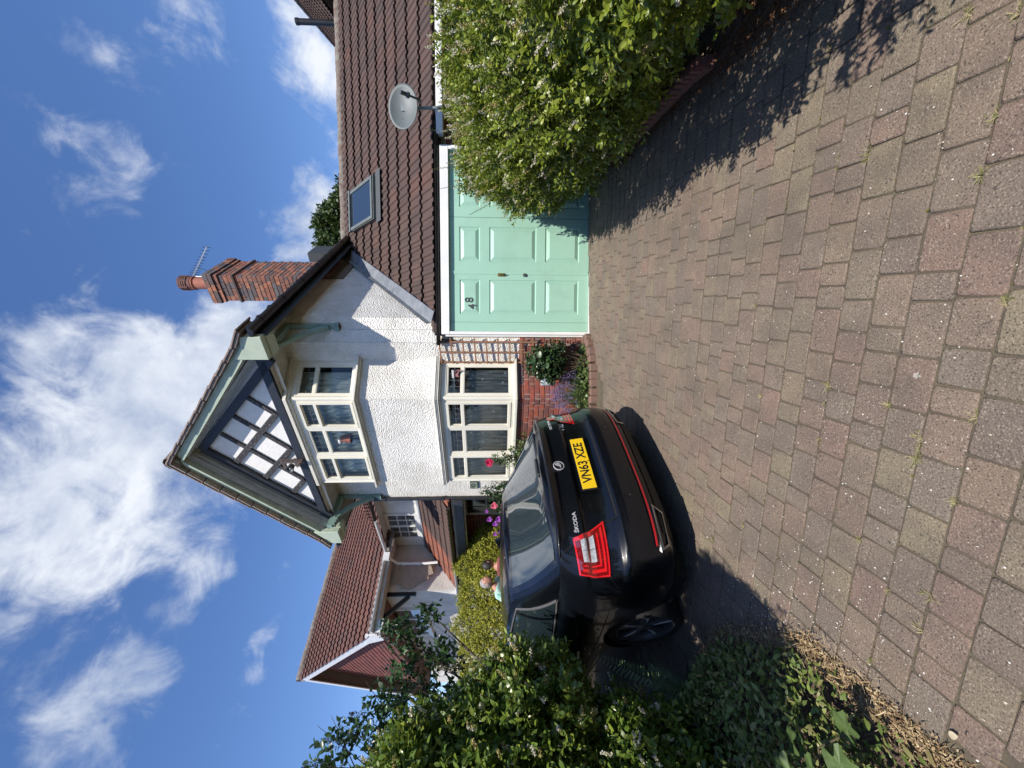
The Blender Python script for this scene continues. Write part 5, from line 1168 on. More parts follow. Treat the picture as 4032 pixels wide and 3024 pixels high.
# ================================================================== plants
LV={}
LV['privet']=leafmat('privet_leaf',[(.10,.14,.014),(.16,.22,.020),(.24,.29,.026),(.12,.17,.018),(.32,.36,.05),(.07,.105,.014),(.19,.25,.024)],.32,.36)
LV['privet2']=leafmat('privet_leaf_left',[(.08,.14,.022),(.12,.19,.026),(.18,.25,.034),(.06,.115,.02),(.23,.28,.045),(.12,.20,.026)],.32,.34)
LV['gold']=leafmat('golden_leaf',[(.09,.12,.012),(.50,.48,.05),(.22,.26,.03),(.04,.07,.01),(.62,.57,.08),(.07,.11,.012),(.36,.38,.04),(.68,.62,.14),(.05,.08,.01)],.25,.65,.25)
LV['ivy']=leafmat('ground_leaf',[(.09,.13,.03),(.13,.19,.04),(.19,.24,.05),(.06,.10,.025),(.30,.29,.10),(.11,.17,.035),(.24,.18,.09)],.2,.5)
LV['lilac']=leafmat('lilac_leaf',[(.03,.065,.022),(.05,.10,.03),(.035,.075,.025),(.07,.13,.04),(.028,.055,.02)],.25,.35)
LV['dark']=leafmat('dark_shrub_leaf',[(.02,.045,.016),(.035,.07,.022),(.025,.055,.018),(.06,.10,.03)],.15,.3)
LV['tree']=leafmat('tree_leaf',[(.03,.055,.014),(.05,.08,.018),(.07,.11,.025),(.025,.045,.012)],.25,.5)
LV['flower']=leafmat('cream_blossom',[(.62,.60,.46),(.72,.70,.60),(.50,.46,.28),(.55,.50,.34)],.2,.7,.2)
LV['bud']=leafmat('tan_flower_bud',[(.36,.30,.11),(.28,.24,.08),(.44,.38,.18),(.32,.24,.10)],.15,.8,.2)
LV['litter']=leafmat('dry_litter',[(.26,.17,.085),(.38,.28,.15),(.17,.10,.055),(.55,.45,.28),(.12,.07,.04),(.44,.33,.18)],.1,.8,.2)
LV['rust']=leafmat('rusty_litter',[(.16,.07,.03),(.22,.10,.045),(.11,.05,.025),(.28,.15,.07)],.1,.9,.1)
LV['petal']=leafmat('white_petal',[(.55,.53,.48),(.62,.60,.56),(.45,.40,.30)],.1,.8,.2)
LV['grass']=leafmat('weed_grass',[(.16,.17,.06),(.34,.29,.14),(.10,.13,.04),(.42,.36,.20),(.22,.20,.09)],.2,.7,.2)
LV['moss']=leafmat('moss',[(.09,.10,.02),(.13,.13,.03),(.06,.07,.02)],.1,.95,.1)
LV['lav']=leafmat('lavender_flower',[(.17,.14,.27),(.22,.18,.33),(.12,.10,.20),(.28,.24,.38)],.1,.8,.2)
LV['lavs']=leafmat('lavender_stem',[(.06,.10,.04),(.09,.13,.05)],.1,.7,.2)
LV['seed']=leafmat('brown_seed_head',[(.05,.032,.028),(.075,.045,.035),(.035,.025,.025),(.10,.06,.04)],.1,.8,.2)
bark=mat('bark',(.09,.065,.045),.9,(.05,.04,.03),20,bump=1,bscale=60,bd=.01)
twig=mat('brown_twig',(.09,.07,.035),.8,(.06,.05,.025),20)
def unit(a): return a/np.maximum(1e-9,np.linalg.norm(a,axis=-1,keepdims=True))
SH_PRIVET=np.array([(0,0),(.28,-.36),(.66,-.40),(1,0),(.66,.40),(.28,.36)])
SH_HEART=np.array([(0,0),(-.06,-.34),(.30,-.50),(1,0),(.30,.50),(-.06,.34)])
SH_NARROW=np.array([(0,0),(.3,-.2),(.66,-.18),(1,0),(.66,.18),(.3,.2)])
def leaves(P,D,Nn,size,wr,shape,name,mt,parent,kind=None,bend=.18,rnd=None,fold=.12):
    """P base points, D directions, Nn approx. face normals, size lengths, wr width ratio"""
    n=len(P)
    if n==0: return None
    D=unit(D); W=unit(np.cross(D,Nn)); N2=np.cross(W,D); size=np.asarray(size).reshape(-1,1)*np.ones((n,1))
    V=np.empty((n,6,3))
    for k,(t,s) in enumerate(shape):
        V[:,k]=P+D*size*t+W*size*(s*wr)+N2*size*(abs(s)*fold-bend*t*t)
    F=np.array([(0,1,5),(1,2,5),(2,4,5),(2,3,4)])
    FF=(np.arange(n)[:,None,None]*6+F[None]).reshape(-1,3)
    if rnd is None: rnd=rng.random(n)
    return npmesh(name,V.reshape(-1,3),FF,np.repeat(rnd,4),mt,parent,kind,smooth=False)
def samp_ell(ells,dens,shell=(.86,1.02),cull=None,reject=.93):
    """random points on the outside of a union of ellipsoids: (cx,cy,cz,rx,ry,rz)"""
    Ps=[];Ns=[]
    E_=np.array(ells,float)
    for i,e in enumerate(E_):
        c,r=e[:3],e[3:6]; p_=1.6; area=4*PI*(((r[0]*r[1])**p_+(r[0]*r[2])**p_+(r[1]*r[2])**p_)/3)**(1/p_)
        n=int(area*dens); d=unit(rng.normal(size=(n*1,3)))
        rad=rng.uniform(shell[0],shell[1],(n,1)); lump=1+.05*np.sin(d[:,:1]*9+i)+.05*np.sin(d[:,2:3]*11+2*i)+.04*np.sin(d[:,1:2]*13)
        p=c+d*r*rad*lump; nn=unit(d/r)
        ok=np.ones(n,bool)
        for j,f in enumerate(E_):
            if j!=i: ok&=(((p-f[:3])/(f[3:6]*reject))**2).sum(1)>1
        Ps.append(p[ok]);Ns.append(nn[ok])
    P=np.concatenate(Ps);Nn=np.concatenate(Ns)
    gzv=.027*P[:,0]+.045*P[:,1]; k=P[:,2]>gzv+.03; P,Nn=P[k],Nn[k]
    if cull is not None: k=cull(P); P,Nn=P[k],Nn[k]
    return P,Nn
def campx(P):
    q=P-np.array([0,0,CZ]); f=np.array(fwd[:]);u_=np.array(upv[:]); D=q@f; return 1512+FOC*q[:,0]/D,2016-FOC*(q@u_)/D,D
def inview(P,margin=250):
    u,v,D=campx(P); return (D>.2)&(u>-margin)&(u<3024+margin)&(v>-margin)&(v<4032+margin)
def sprigs(P,Nn,L,pairs,up=.45,jit=.55):
    n=len(P); S_=unit(Nn*.75+np.array([0,0,up])+rng.normal(size=(n,3))*jit); return S_
def bush(parent,ells,dens,L,lsz,wr,mt,pairs=5,name='foliage',shape=SH_PRIVET,indiv=0,indmat=None,cull=None,flower=0,up=.45,shell=(.86,1.02),kind='stuff',jit=.5,inner=.5,flz=None,leafname='leaf'):
    P,Nn=samp_ell(ells,dens,shell,cull); S_=sprigs(P,Nn,L,pairs,up,jit); n=len(P)
    A=unit(np.cross(S_,rng.normal(size=(n,3)))); B=np.cross(S_,A); Ls=L*rng.uniform(.6,1.25,(n,1)); P0=P-S_*Ls*.55
    LP=[];LD=[];LN=[];LS=[];LR=[]; base=rng.random(n)
    for k in range(pairs):
        t=(k+.6)/pairs; q=P0+S_*Ls*t; a=A if k%2==0 else B
        for sg in (1,-1):
            d=unit(S_*(.45+.5*t)+a*sg*(.95-.25*t)+rng.normal(size=(n,3))*.16); LP.append(q); LD.append(d); LN.append(unit(S_+np.array([0,0,.35])+rng.normal(size=(n,3))*.18)); LS.append(lsz*rng.uniform(.7,1.2,n)*(1.0-.35*abs(t-.55))); LR.append((base*.75+rng.random(n)*.5)%1)
    LP=np.concatenate(LP);LD=np.concatenate(LD);LN=np.concatenate(LN);LS=np.concatenate(LS);LR=np.concatenate(LR)
    if indiv:
        u,v,D=campx(LP); vis=(u>0)&(u<3024)&(v>0)&(v<4032); key=np.where(vis,D-.0*LS,1e9)
        # prefer leaves on the side facing the camera
        idx=np.argsort(key)[:indiv]; me=indleaf(lsz,wr,indmat or mt)
        for i in idx:
            d=unit(LD[i]); w_=unit(np.cross(d,LN[i])); n2=np.cross(w_,d)
            o=bpy.data.objects.new(leafname,me); COL.objects.link(o); o.parent=parent; sc=LS[i]/lsz
            M4=Matrix(((d[0]*sc,w_[0]*sc,n2[0]*sc,LP[i][0]),(d[1]*sc,w_[1]*sc,n2[1]*sc,LP[i][1]),(d[2]*sc,w_[2]*sc,n2[2]*sc,LP[i][2]),(0,0,0,1)))
            o.matrix_local=parent.matrix_world.inverted()@M4 if parent.matrix_world!=Matrix.Identity(4) else M4
        keep=np.ones(len(LP),bool); keep[idx]=False; LP,LD,LN,LS,LR=LP[keep],LD[keep],LN[keep],LS[keep],LR[keep]
    leaves(LP,LD,LN,LS,wr,shape,name,mt,parent,kind,rnd=LR)
    if inner:
        Pv,Nv=samp_ell([(e[0],e[1],e[2],e[3]*.75,e[4]*.75,e[5]*.75) for e in ells],dens*inner,(.2,.9),cull); leaves(Pv,rng.normal(size=Pv.shape),rng.normal(size=Pv.shape),lsz*2.6,.9,shape,name,mt,parent,kind)
        Pi,Ni=samp_ell([(e[0],e[1],e[2],e[3]*.8,e[4]*.8,e[5]*.8) for e in ells],dens*inner*4,(.75,1.05),cull); leaves(Pi,rng.normal(size=Pi.shape),Ni+rng.normal(size=Pi.shape)*.6,lsz*1.25,wr*1.2,shape,name,mt,parent,kind)
    # twigs
    k=rng.random(n)<.35; T0=P0[k]-S_[k]*Ls[k]*.6; T1=P0[k]+S_[k]*Ls[k]*.9; W=unit(np.cross(S_[k],rng.normal(size=(k.sum(),3))))*.0016; V=np.stack([T0-W,T0+W,T1],1).reshape(-1,3); npmesh('twigs',V,np.arange(len(V)).reshape(-1,3),None,twig,parent,'stuff')
    if flower:
        pf=flower if flz is None else flower*np.clip((P[:,2]-flz[0])/(flz[1]-flz[0]),.12,1)
        k=rng.random(n)<pf; C=P0[k]+S_[k]*Ls[k]*1.0; Sd=S_[k]; m_=len(C); q=rng.random(m_); typ=rng.random(m_)
        for nm,mt_,sel in (('blossom',LV['flower'],typ<.55),('flower_buds',LV['bud'],typ>=.55)):
            c=C[sel]; sd=Sd[sel]; nn=55; t=rng.random((len(c),nn,1)); side=rng.normal(size=(len(c),nn,3)); rad=lsz*.42*(1-t*.8)
            X=(c[:,None]+sd[:,None]*t*lsz*1.35+unit(side)*rad*rng.random((len(c),nn,1))).reshape(-1,3)
            if len(X): leaves(X,rng.normal(size=X.shape),rng.normal(size=X.shape),lsz*.19,.9,SH_PRIVET,nm,mt_,parent,'stuff')
    return n
INDL={}
def indleaf(l,w,mt):
    k=(round(l,3),w,mt.name)
    if k in INDL: return INDL[k]
    V=[];F=[]; prof=[(0,.03),(.10,.22),(.28,.42),(.5,.5),(.72,.42),(.9,.2),(1,0)]
    for (t,s) in prof:
        z=-.16*t*t*l; h=s*w*l; V+=[(t*l,-h,z+abs(s)*.16*l),(t*l,0,z),(t*l,h,z+abs(s)*.16*l)]
    for i in range(len(prof)-1):
        a=i*3; F+=[(a,a+1,a+4,a+3),(a+1,a+2,a+5,a+4)]
    me=bpy.data.meshes.new('leaf'); me.from_pydata(V,[],F); me.materials.append(mt); me.update()
    for p in me.polygons: p.use_smooth=True
    INDL[k]=me; return me
# ---- right hand privet hedge
rhg=empty('privet_hedge',(0,0,0),0,'privet hedge','hedge')
rhg['label']='large bulging privet hedge with cream blossom, in front of the garage door'
E_R=[(3.03,4.52,1.24,1.03,.72,.88),(2.85,3.85,1.20,1.03,.8,.84),(2.72,3.1,1.15,1.03,.8,.82),(2.60,2.35,1.10,1.02,.8,.78),(2.48,1.55,1.06,1.0,.8,.72),(2.36,.75,1.0,.98,.75,.70),(3.5,4.3,1.15,1.0,.8,.88),(3.4,3.2,1.1,1.1,.9,.85)]
def cullR(P):
    u,v,D=campx(P); vis=(D>.3)&(u<3500); return vis|(rng.random(len(P))<.35)
bush(rhg,E_R,380,.15,.046,.52,LV['privet'],pairs=6,indiv=300,cull=cullR,flower=.42,flz=(.9,2.2),jit=.38,inner=.34,leafname='leaf')
s=MB()
for i in range(14):
    x=2.75+.25*math.sin(i*1.7)+.03*i*0; y=.9+i*.28; x+=.12*(y/4); z0=ground_z(x,y)-.05
    s.tube([(x,y,z0),(x+random.uniform(-.1,.1),y+random.uniform(-.1,.1),z0+.4),(x+random.uniform(-.35,.2),y+random.uniform(-.2,.2),z0+1.1)],[.022,.016,.008],6)
s.build('stems',bark,rhg,smooth=True)
# shoots that stand proud of the clipped surface
def shoots(par,pts,L,lsz,wr,mt):
    LP=[];LD=[];LN=[];LS=[]
    for (p,d) in pts[:4]:
        p=np.array(p);d=unit(np.array(d,float)); a=unit(np.cross(d,[.3,.2,.9]));b_=np.cross(d,a); n=9
        for k in range(n):
            t=k/n; q=p+d*L*t
            for sg in (1,-1): LP.append(q); LD.append(unit(d*.5+(a if k%2 else b_)*sg*.8)); LN.append(d+np.array([0,0,.3])); LS.append(lsz*(1.05-.55*t))
        s=MB(); s.tube([tuple(p-d*.1),tuple(p+d*L)],.0022,4); s.build('stem',twig,par)
    leaves(np.array(LP),np.array(LD),np.array(LN),np.array(LS),wr,SH_PRIVET,'shoot_leaves',mt,par,'stuff')
shoots(rhg,[((2.2,4.35,2.0),(-.15,.1,1)),((2.45,4.45,2.14),(-.1,.1,1)),((1.98,4.35,1.7),(-.5,0,.9)),((2.75,4.3,2.16),(.1,-.1,1)),((1.85,3.9,1.75),(-.6,0,.6))],.22,.03,.5,LV['privet'])
# ---- left hand privet hedge
lhg=empty('privet_hedge',(0,0,0),0,'shaded privet hedge with large leaves beside the left side of the black car','hedge')
E_L=[(-2.50,2.55,1.38,.66,.60,.56),(-2.70,2.30,1.72,.70,.6,.76),(-2.95,2.45,2.05,.6,.6,.6),(-2.55,2.25,.72,.58,.55,.55),(-3.1,3.1,1.35,.75,.65,.70),(-2.75,1.7,1.0,.62,.6,.7),(-3.5,3.3,1.7,.7,.6,.7),(-4.1,3.9,1.3,.75,.75,.9)]  # last ellipsoid: largely unseen extension added to block sky reflections on the car's side
bush(lhg,E_L,560,.15,.054,.54,LV['privet2'],pairs=5,indiv=300,cull=lambda P:inview(P,500)|(rng.random(len(P))<.3),flower=.10,inner=.45,jit=.45)
E_O=[(-1.62,.72,2.36,.38,.32,.32),(-1.52,.45,3.3,.34,.5,.4)]  # unseen leaf masses added out of view to cast the shadow patch on the paving
bush(lhg,E_O,420,.16,.050,.52,LV['privet2'],pairs=5,flower=.08)
s=MB()
for i in range(9):
    x=-2.55-.12*i*.3+random.uniform(-.15,.15); y=1.3+i*.25; z0=ground_z(x,y)-.05; s.tube([(x,y,z0),(x+random.uniform(-.1,.1),y+random.uniform(-.1,.1),.6),(x+random.uniform(-.2,.35),y,1.2)],[.022,.016,.009],6)
s.tube([(-2.4,.9,.0),(-2.3,.85,1.2),(-2.1,.75,2.4),(-1.8,.6,3.2)],[.04,.03,.02,.01],6)  # stem carrying the added overhang
s.build('stems',bark,lhg,smooth=True)
# blossom spikes rising from the left hedge in front of the car window
for (x,y,z) in ((-1.80,2.50,1.86),(-1.84,2.62,1.74)):
    c=np.array([x,y,z]); n=60; t=rng.random((n,1)); X=c+np.array([.0,0,.13])*t+unit(rng.normal(size=(n,3)))*.018*(1.1-t*.7); leaves(X,rng.normal(size=X.shape),rng.normal(size=X.shape),.009,.8,SH_PRIVET,'blossom',LV['flower'],lhg,'stuff')
    s=MB(); s.tube([(x,y,z-.15),(x,y,z+.12)],.0025,5); s.build('stem',twig,lhg)
# ---- golden hedge
ghg=empty('golden_hedge',(0,0,0),0,'tall yellow-green variegated hedge behind the two people, below the neighbouring house','hedge')
E_G=[]
for i in range(7):
    t=i/6; E_G.append((-3.62-1.9*t,8.75-1.15*t+.0,1.30+.05*math.sin(i*2),.55,.55,(.86 if i==0 else 1.06)+.04*math.sin(i*3)))
    E_G.append((-3.62-1.9*t,8.75-1.15*t,.75,.5,.5,.7))
bush(ghg,E_G,1150,.08,.030,.62,LV['gold'],pairs=3,cull=lambda P:inview(P,100),inner=.3,shell=(.9,1.03),jit=.6)
s=MB()
for i in range(6): x,y=-3.7-1.8*i/5,8.7-1.1*i/5; s.tube([(x,y,ground_z(x,y)-.05),(x,y,1.2)],[.03,.015],6)
s.build('stems',bark,ghg,smooth=True)
# ---- lilac
lil=empty('lilac_shrub',(-4.0,3.9,ground_z(-4.0,3.9)),0,'lilac shrub with heart-shaped leaves and brown seed heads, rising behind the left hedge','shrub')
def W_(pts): return [tuple(Vector(p)-lil.location) for p in pts]
lil.location=(0,0,0)
E_X=[(-3.10,4.9,2.75,.22,.22,.34),(-3.30,4.75,2.30,.26,.25,.30),(-3.50,4.70,2.65,.26,.25,.32),(-3.65,4.45,2.3,.36,.3,.35),(-3.62,4.15,2.75,.42,.35,.36),(-3.80,3.95,3.15,.36,.3,.34),(-4.1,3.8,2.9,.5,.45,.6),(-2.92,5.05,2.45,.12,.14,.16)]
bush(lil,E_X,70,.20,.072,.62,LV['lilac'],pairs=3,shape=SH_HEART,indiv=260,cull=lambda P:inview(P,200),inner=0,shell=(.35,1.08),jit=.8,up=.1)
s=MB(); b0=Vector((-4.0,3.9,ground_z(-4,3.9)-.05))
for e in E_X:
    c=Vector(e[:3]); mid=b0.lerp(c,.5)+Vector((random.uniform(-.15,.15),random.uniform(-.1,.1),.2)); s.tube([b0+Vector((random.uniform(-.08,.08),0,0)),mid,c],[.028,.018,.006],6)
    for k_ in range(5): s.tube([mid.lerp(c,.4+.12*k_),c+Vector((random.uniform(-e[3],e[3]),random.uniform(-e[4],e[4]),random.uniform(-.1,e[5])))],[.006,.002],5)
s.build('branches',bark,lil,smooth=True)
for (x,y,z) in ((-3.72,4.15,3.22),(-3.86,4.05,3.36),(-3.98,3.95,3.10),(-3.64,4.2,3.0),(-4.02,3.9,3.48),(-3.9,3.85,3.3),(-3.10,4.85,2.86),(-3.5,4.2,2.95),(-4.1,4.0,3.25)):
    n=150; t=rng.random((n,1)); c=np.array([x,y,z]); X=c+np.array([random.uniform(-.06,.06),0,.19])*t+unit(rng.normal(size=(n,3)))*.06*(1.05-t*.8)*rng.random((n,1))**.5; leaves(X,rng.normal(size=X.shape),rng.normal(size=X.shape),.020,.5,SH_PRIVET,'seed_head',LV['seed'],lil)
# ---- ground cover at the left, its litter margin
gc=MB(); gcp=[(-1.36,.9),(-1.33,1.25),(-1.31,1.55),(-1.29,1.87),(-1.46,2.2),(-1.68,2.57),(-2.1,2.85),(-2.6,3.05)]
def bdist(x,y):
    dmin=9
    for (a,b_),(c,d) in zip(gcp[:-1],gcp[1:]):
        vx,vy=c-a,d-b_; t=max(0,min(1,((x-a)*vx+(y-b_)*vy)/(vx*vx+vy*vy))); dmin=min(dmin,math.hypot(x-a-vx*t,y-b_-vy*t))
    return dmin
GP=gcp+[(-4,3.3),(-4,.5),(-1.4,.5)]
N0=30000; X=rng.uniform(-3.4,-1.2,N0); Y=rng.uniform(.7,3.2,N0); k=np.array([inpoly(x,y,GP) for x,y in zip(X,Y)]); X,Y=X[k],Y[k]
Dd=np.array([bdist(x,y) for x,y in zip(X,Y)])
k=inview(np.stack([X,Y,.1+0*X],1),300); X,Y,Dd=X[k],Y[k],Dd[k]
top_=(.04+.30*np.minimum(1,Dd/.35)**.8)*(1+.22*np.sin(X*9)*np.sin(Y*8+1)); Z=.027*X+.045*Y+top_*rng.uniform(.55,1.12,len(X))
sel=rng.random(len(X))<np.clip(Dd/.10-.05,.10,1)
P=np.stack([X,Y,Z],1)[sel]; sz=rng.uniform(.018,.052,len(P))
gco=empty('ground_cover_bed',(0,0,0),0,'low green ground cover plants with a dry straw edge beside the paving','ground cover'); gco['kind']='stuff'
for k_ in ('label','category'): 
    if k_ in gco: del gco[k_]
bpy.data.objects.remove(gco)
o=leaves(P,rng.normal(size=P.shape)*np.array([1,1,.45])+np.array([0,0,.25]),np.array([0,-.25,1])+rng.normal(size=P.shape)*.45,sz,.5,SH_PRIVET,'ground_cover',LV['ivy'],None,'stuff')
o['label']='low green ground cover plants spreading beside the paving'
# soil mound under it
s=MB(); n1=24; rows=[]
for j in range(n1):
    y=.6+2.7*j/(n1-1); row=[]
    for i in range(24):
        x=-4+2.9*i/23; d_=bdist(x,y) if inpoly(x,y,GP) else 0; row.append((x,y,ground_z(x,y)-.02+.16*min(1,d_/.4)))
    rows.append(row)
s.grid(rows); tag(s.build('soil_bank',M['soil'],smooth='all'),kind='structure')
# dry litter and straw on the margin
def litter(name,mt,n,pts,spread,size,wr,hmax=.02,shape=SH_NARROW,inward=0,par=None,label=None):
    i=rng.integers(0,len(pts)-1,n); t=rng.random(n); A_=np.array(pts,float); q=A_[i]*(1-t[:,None])+A_[i+1]*t[:,None]; q=q+rng.normal(size=(n,2))*spread+np.array([inward,0])
    z=.027*q[:,0]+.045*q[:,1]+rng.uniform(.001,hmax,n); P=np.column_stack([q,z]); D=rng.normal(size=(n,3))*np.array([1,1,.25]); o=leaves(P,D,np.array([0,0,1])+rng.normal(size=(n,3))*.4,rng.uniform(size*.5,size*1.5,n),wr,shape,name,mt,par,'stuff')
    if label: o['label']=label
    return o
litter('straw_litter',LV['litter'],13000,gcp,.032,.0125,.55,.035,SH_PRIVET,-.02,label='dry tan straw and leaf litter along the edge of the bed')
litter('straw_litter',LV['litter'],2200,gcp,.06,.045,.16,.06,SH_NARROW,-.04)
KP=[(2.9,5.1),(2.72,4.6),(2.52,4.1),(2.44,3.7),(2.36,3.25),(2.27,2.8),(2.17,2.45),(2.05,2.0),(1.95,1.5)]
litter('rusty_litter',LV['rust'],5000,[(x-.12,y) for x,y in KP],.05,.012,.8,.012,SH_PRIVET)
litter('rusty_litter',LV['rust'],6000,[(2.2,2.4),(2.15,1.9),(2.0,1.5),(1.85,1.2)],.14,.014,.8,.02,SH_PRIVET)
litter('bed_litter',LV['litter'],3500,[(-.4,5.5),(0,5.45),(.3,5.5),(.55,5.5)],.08,.018,.7,.03,SH_PRIVET)
litter('fallen_petals',LV['petal'],520,[(-1.3,1.3),(-1.1,1.9),(-1.3,2.4),(-.9,1.6)],.22,.006,1.0,.004,SH_PRIVET)
litter('fallen_petals',LV['petal'],900,[(1.2,1.5),(.2,1.4),(-.5,1.6),(.4,2.6),(1.2,3.2),(.9,4.4)],.55,.0055,1.0,.004,SH_PRIVET)
# moss in the joints
n=6000; rr=rng.integers(-6,40,n); xg=rng.uniform(-5,4.5,n); yg=(rr-.5)*ROW+rng.normal(size=n)*.004; gfm=np.array(GF)[:3,:3]; Pm=np.column_stack([xg,yg,np.full(n,-.004)])@gfm.T
dens_=np.sin(Pm[:,0]*3.1+1)*np.sin(Pm[:,1]*2.7)+np.sin(Pm[:,0]*7.3)*np.sin(Pm[:,1]*6.1+2); k=(dens_>.35)&inview(Pm,50)&np.array([inpoly(a,b_,PAVE) for a,b_ in Pm[:,:2]]); Pm=Pm[k]
leaves(Pm,rng.normal(size=Pm.shape)*np.array([1,1,.4]),np.array([0,0,1])+rng.normal(size=Pm.shape)*.5,rng.uniform(.006,.014,len(Pm)),.8,SH_PRIVET,'moss',LV['moss'],None,'stuff')
n=5200; rr=rng.integers(-6,40,n); xg=rng.uniform(-5,4.5,n); yg=(rr-.5)*ROW+rng.normal(size=n)*.006; Pm=np.column_stack([xg,yg,np.full(n,-.001)])@gfm.T
dens_=np.sin(Pm[:,0]*4.3+2)*np.sin(Pm[:,1]*3.9+1)+np.sin(Pm[:,0]*11)*np.sin(Pm[:,1]*9+2); k=(dens_>.5)&inview(Pm,50)&np.array([inpoly(a,b_,PAVE) for a,b_ in Pm[:,:2]]); Pm=Pm[k]
leaves(Pm,rng.normal(size=Pm.shape)*np.array([1,1,.3]),np.array([0,0,1])+rng.normal(size=Pm.shape)*.5,rng.uniform(.006,.020,len(Pm)),.3,SH_PRIVET,'joint_straw',LV['grass'],None,'stuff')
# weed tufts, one thing each
TU=[(-.07,1.53),(-.02,1.68),(-.09,1.26),(-.21,1.31),(-.40,1.29),(-.29,1.33),(-.23,1.41),(-.26,1.82),(-.87,2.37),(-1.07,2.72),(-.76,1.39),(-.84,1.44),(-.66,1.65),(.82,1.11),(1.1,1.09),(.26,1.17),(.66,1.15),(1.21,1.24),(.96,1.56),(1.5,1.65),(.91,1.47),(.46,2.24),(.9,1.89),(-.91,1.39),(-1.15,1.62),(-.08,2.11),(.43,3.25),(1.45,2.2),(1.6,2.9),(1.9,3.6),(1.3,2.7),(1.7,4.2),(.62,5.42),(.35,5.12),(.05,5.14)]
tmesh=[]
for v_ in range(4):
    n=34 if v_<2 else 22; a=rng.uniform(0,2*PI,n); el=rng.uniform(.1,1.0,n); D=np.column_stack([np.cos(a)*np.cos(el),np.sin(a)*np.cos(el),np.sin(el)*.8]); P=rng.normal(size=(n,3))*np.array([.008,.008,.001]); o=leaves(P,D,np.array([0,0,1.])+0*P,rng.uniform(.015,.042,n),.28,SH_NARROW,'weed_tuft',LV['grass'],None); tmesh.append(o.data); bpy.data.objects.remove(o)
def wlab(x,y):
    if y>4.9: return 'small weed tuft growing at the foot of the front bed edging','weeds along the bed edging'
    if x<-.6 and y>1.58: return 'dry grass tuft in the paving between the car and the straw edge','weeds between the car and the straw edge'
    if x<-.6: return 'dry grass tuft in the paving beside the straw edge at the bottom left','weeds beside the straw edge'
    if x>1.35: return 'weed tuft in the shaded paving below the right hedge','weeds in the shade of the right hedge'
    if x>.55 and y<2.6: return 'dry grass tuft in the sunlit paving near the right shadow','weeds near the right shadow'
    if y<1.45: return 'dry grass tuft in the nearest sunlit paving joints','weeds in the nearest paving'
    return 'dry grass tuft in the middle of the sunlit drive','weeds in the middle of the drive'
WT={}
for i,(x,y) in enumerate(TU):
    # settle on the nearest course joint
    q=inv@Vector((x,y,ground_z(x,y))); q.y=(round(q.y/ROW-.5)+.5)*ROW; q.z=-.004; p=GF@q
    o=bpy.data.objects.new('weed_tuft',tmesh[i%4]); COL.objects.link(o); o.location=p; o.rotation_euler=(0,0,random.random()*6); sc=random.uniform(.5,.95); o.scale=(sc,sc,sc); lb_=wlab(x,y); tag(o,lb_[0],'weed',lb_[1]); WT.setdefault(lb_,[]).append((math.hypot(x,y),o))
ORD=['nearest','second nearest','third nearest','fourth nearest','fifth nearest','sixth nearest','seventh nearest','eighth nearest']
SHORT={'weeds along the bed edging':'weed tuft at the foot of the bed edging','weeds between the car and the straw edge':'dry tuft between the car and the straw edge','weeds beside the straw edge':'dry tuft on the paving beside the straw edge','weeds in the shade of the right hedge':'weed tuft in the shade below the right hedge','weeds near the right shadow':'dry tuft near the edge of the hedge shadow','weeds in the nearest paving':'dry tuft in the sunlit foreground joints','weeds in the middle of the drive':'dry tuft in the middle of the drive'}
for (lb,gr_),lst in WT.items():
    lst.sort(key=lambda t:t[0])
    for i,(d,o) in enumerate(lst): o['label']=('farthest ' if i==len(lst)-1 else ORD[i]+' ')+SHORT[gr_]
# ---- kerb by the right hedge: scalloped edging pieces
kb=empty('kerb_edging',(0,0,0),0,'red-brown scalloped kerb edging along the foot of the right hedge','kerb')
def path_pts(pts,step):
    out=[];acc=0
    for (a,b_) in zip(pts[:-1],pts[1:]):
        a=Vector(a);b_=Vector(b_); d=b_-a; l=d.length; t=acc
        while t<l: out.append((a+d*(t/l),math.atan2(d.y,d.x))); t+=step
        acc=t-l
    return out
KP=[(x-.07,y) for x,y in KP]
s=MB(); s.box(-.115,.115,-.035,.035,-.05,.115)
for i in range(3): s.box(-.10+.075*i,-.055+.075*i,.010,.045,.06,.135)
s.box(-.115,.115,-.045,-.035,-.05,.06)
km=None
for p,a in path_pts(KP[:7],.236):
    if km is None: o=s.build('edging_brick',M['kerb'],kb,bevel=.006); km=o.data
    else: o=link('edging_brick',km,None,kb)
    o.location=(p.x,p.y,ground_z(p.x,p.y)+random.uniform(-.008,.008)); o.rotation_euler=(random.uniform(-.05,.05),random.uniform(-.04,.04),a+PI+random.uniform(-.06,.06))
# ---- curved brick edging of the front bed
eb_=empty('bed_edging',(0,0,0),0,'curved row of brown edging bricks round the flower bed between the garage and the car','brick edging')
bm2=None; ep=[(.70,5.62),(.60,5.42),(.46,5.30),(.25,5.25),(0,5.25),(-.3,5.27),(-.65,5.40),(-1.0,5.65),(-1.5,6.05)]
for i,(p,a) in enumerate(path_pts(ep,.108)):
    s=MB(); s.box(-.0505,.0505,-.10,.10,-.05,.085)
    if bm2 is None: o=s.build('edging_brick',M['edging'],eb_,bevel=.008); bm2=o.data
    else: o=link('edging_brick',bm2,None,eb_)
    o.location=(p.x,p.y+.06,ground_z(p.x,p.y)+random.uniform(-.006,.006)); o.rotation_euler=(random.uniform(-.03,.03),random.uniform(-.03,.03),a+random.uniform(-.04,.04))
s=MB(); s.prism([(p[0],p[1]+.12) for p in ep]+[(-1.7,6.7),(-.2,5.62),(.40,5.74),(.80,5.6)],.0,.26,'z'); tag(s.build('flower_bed',M['soil']),kind='structure')
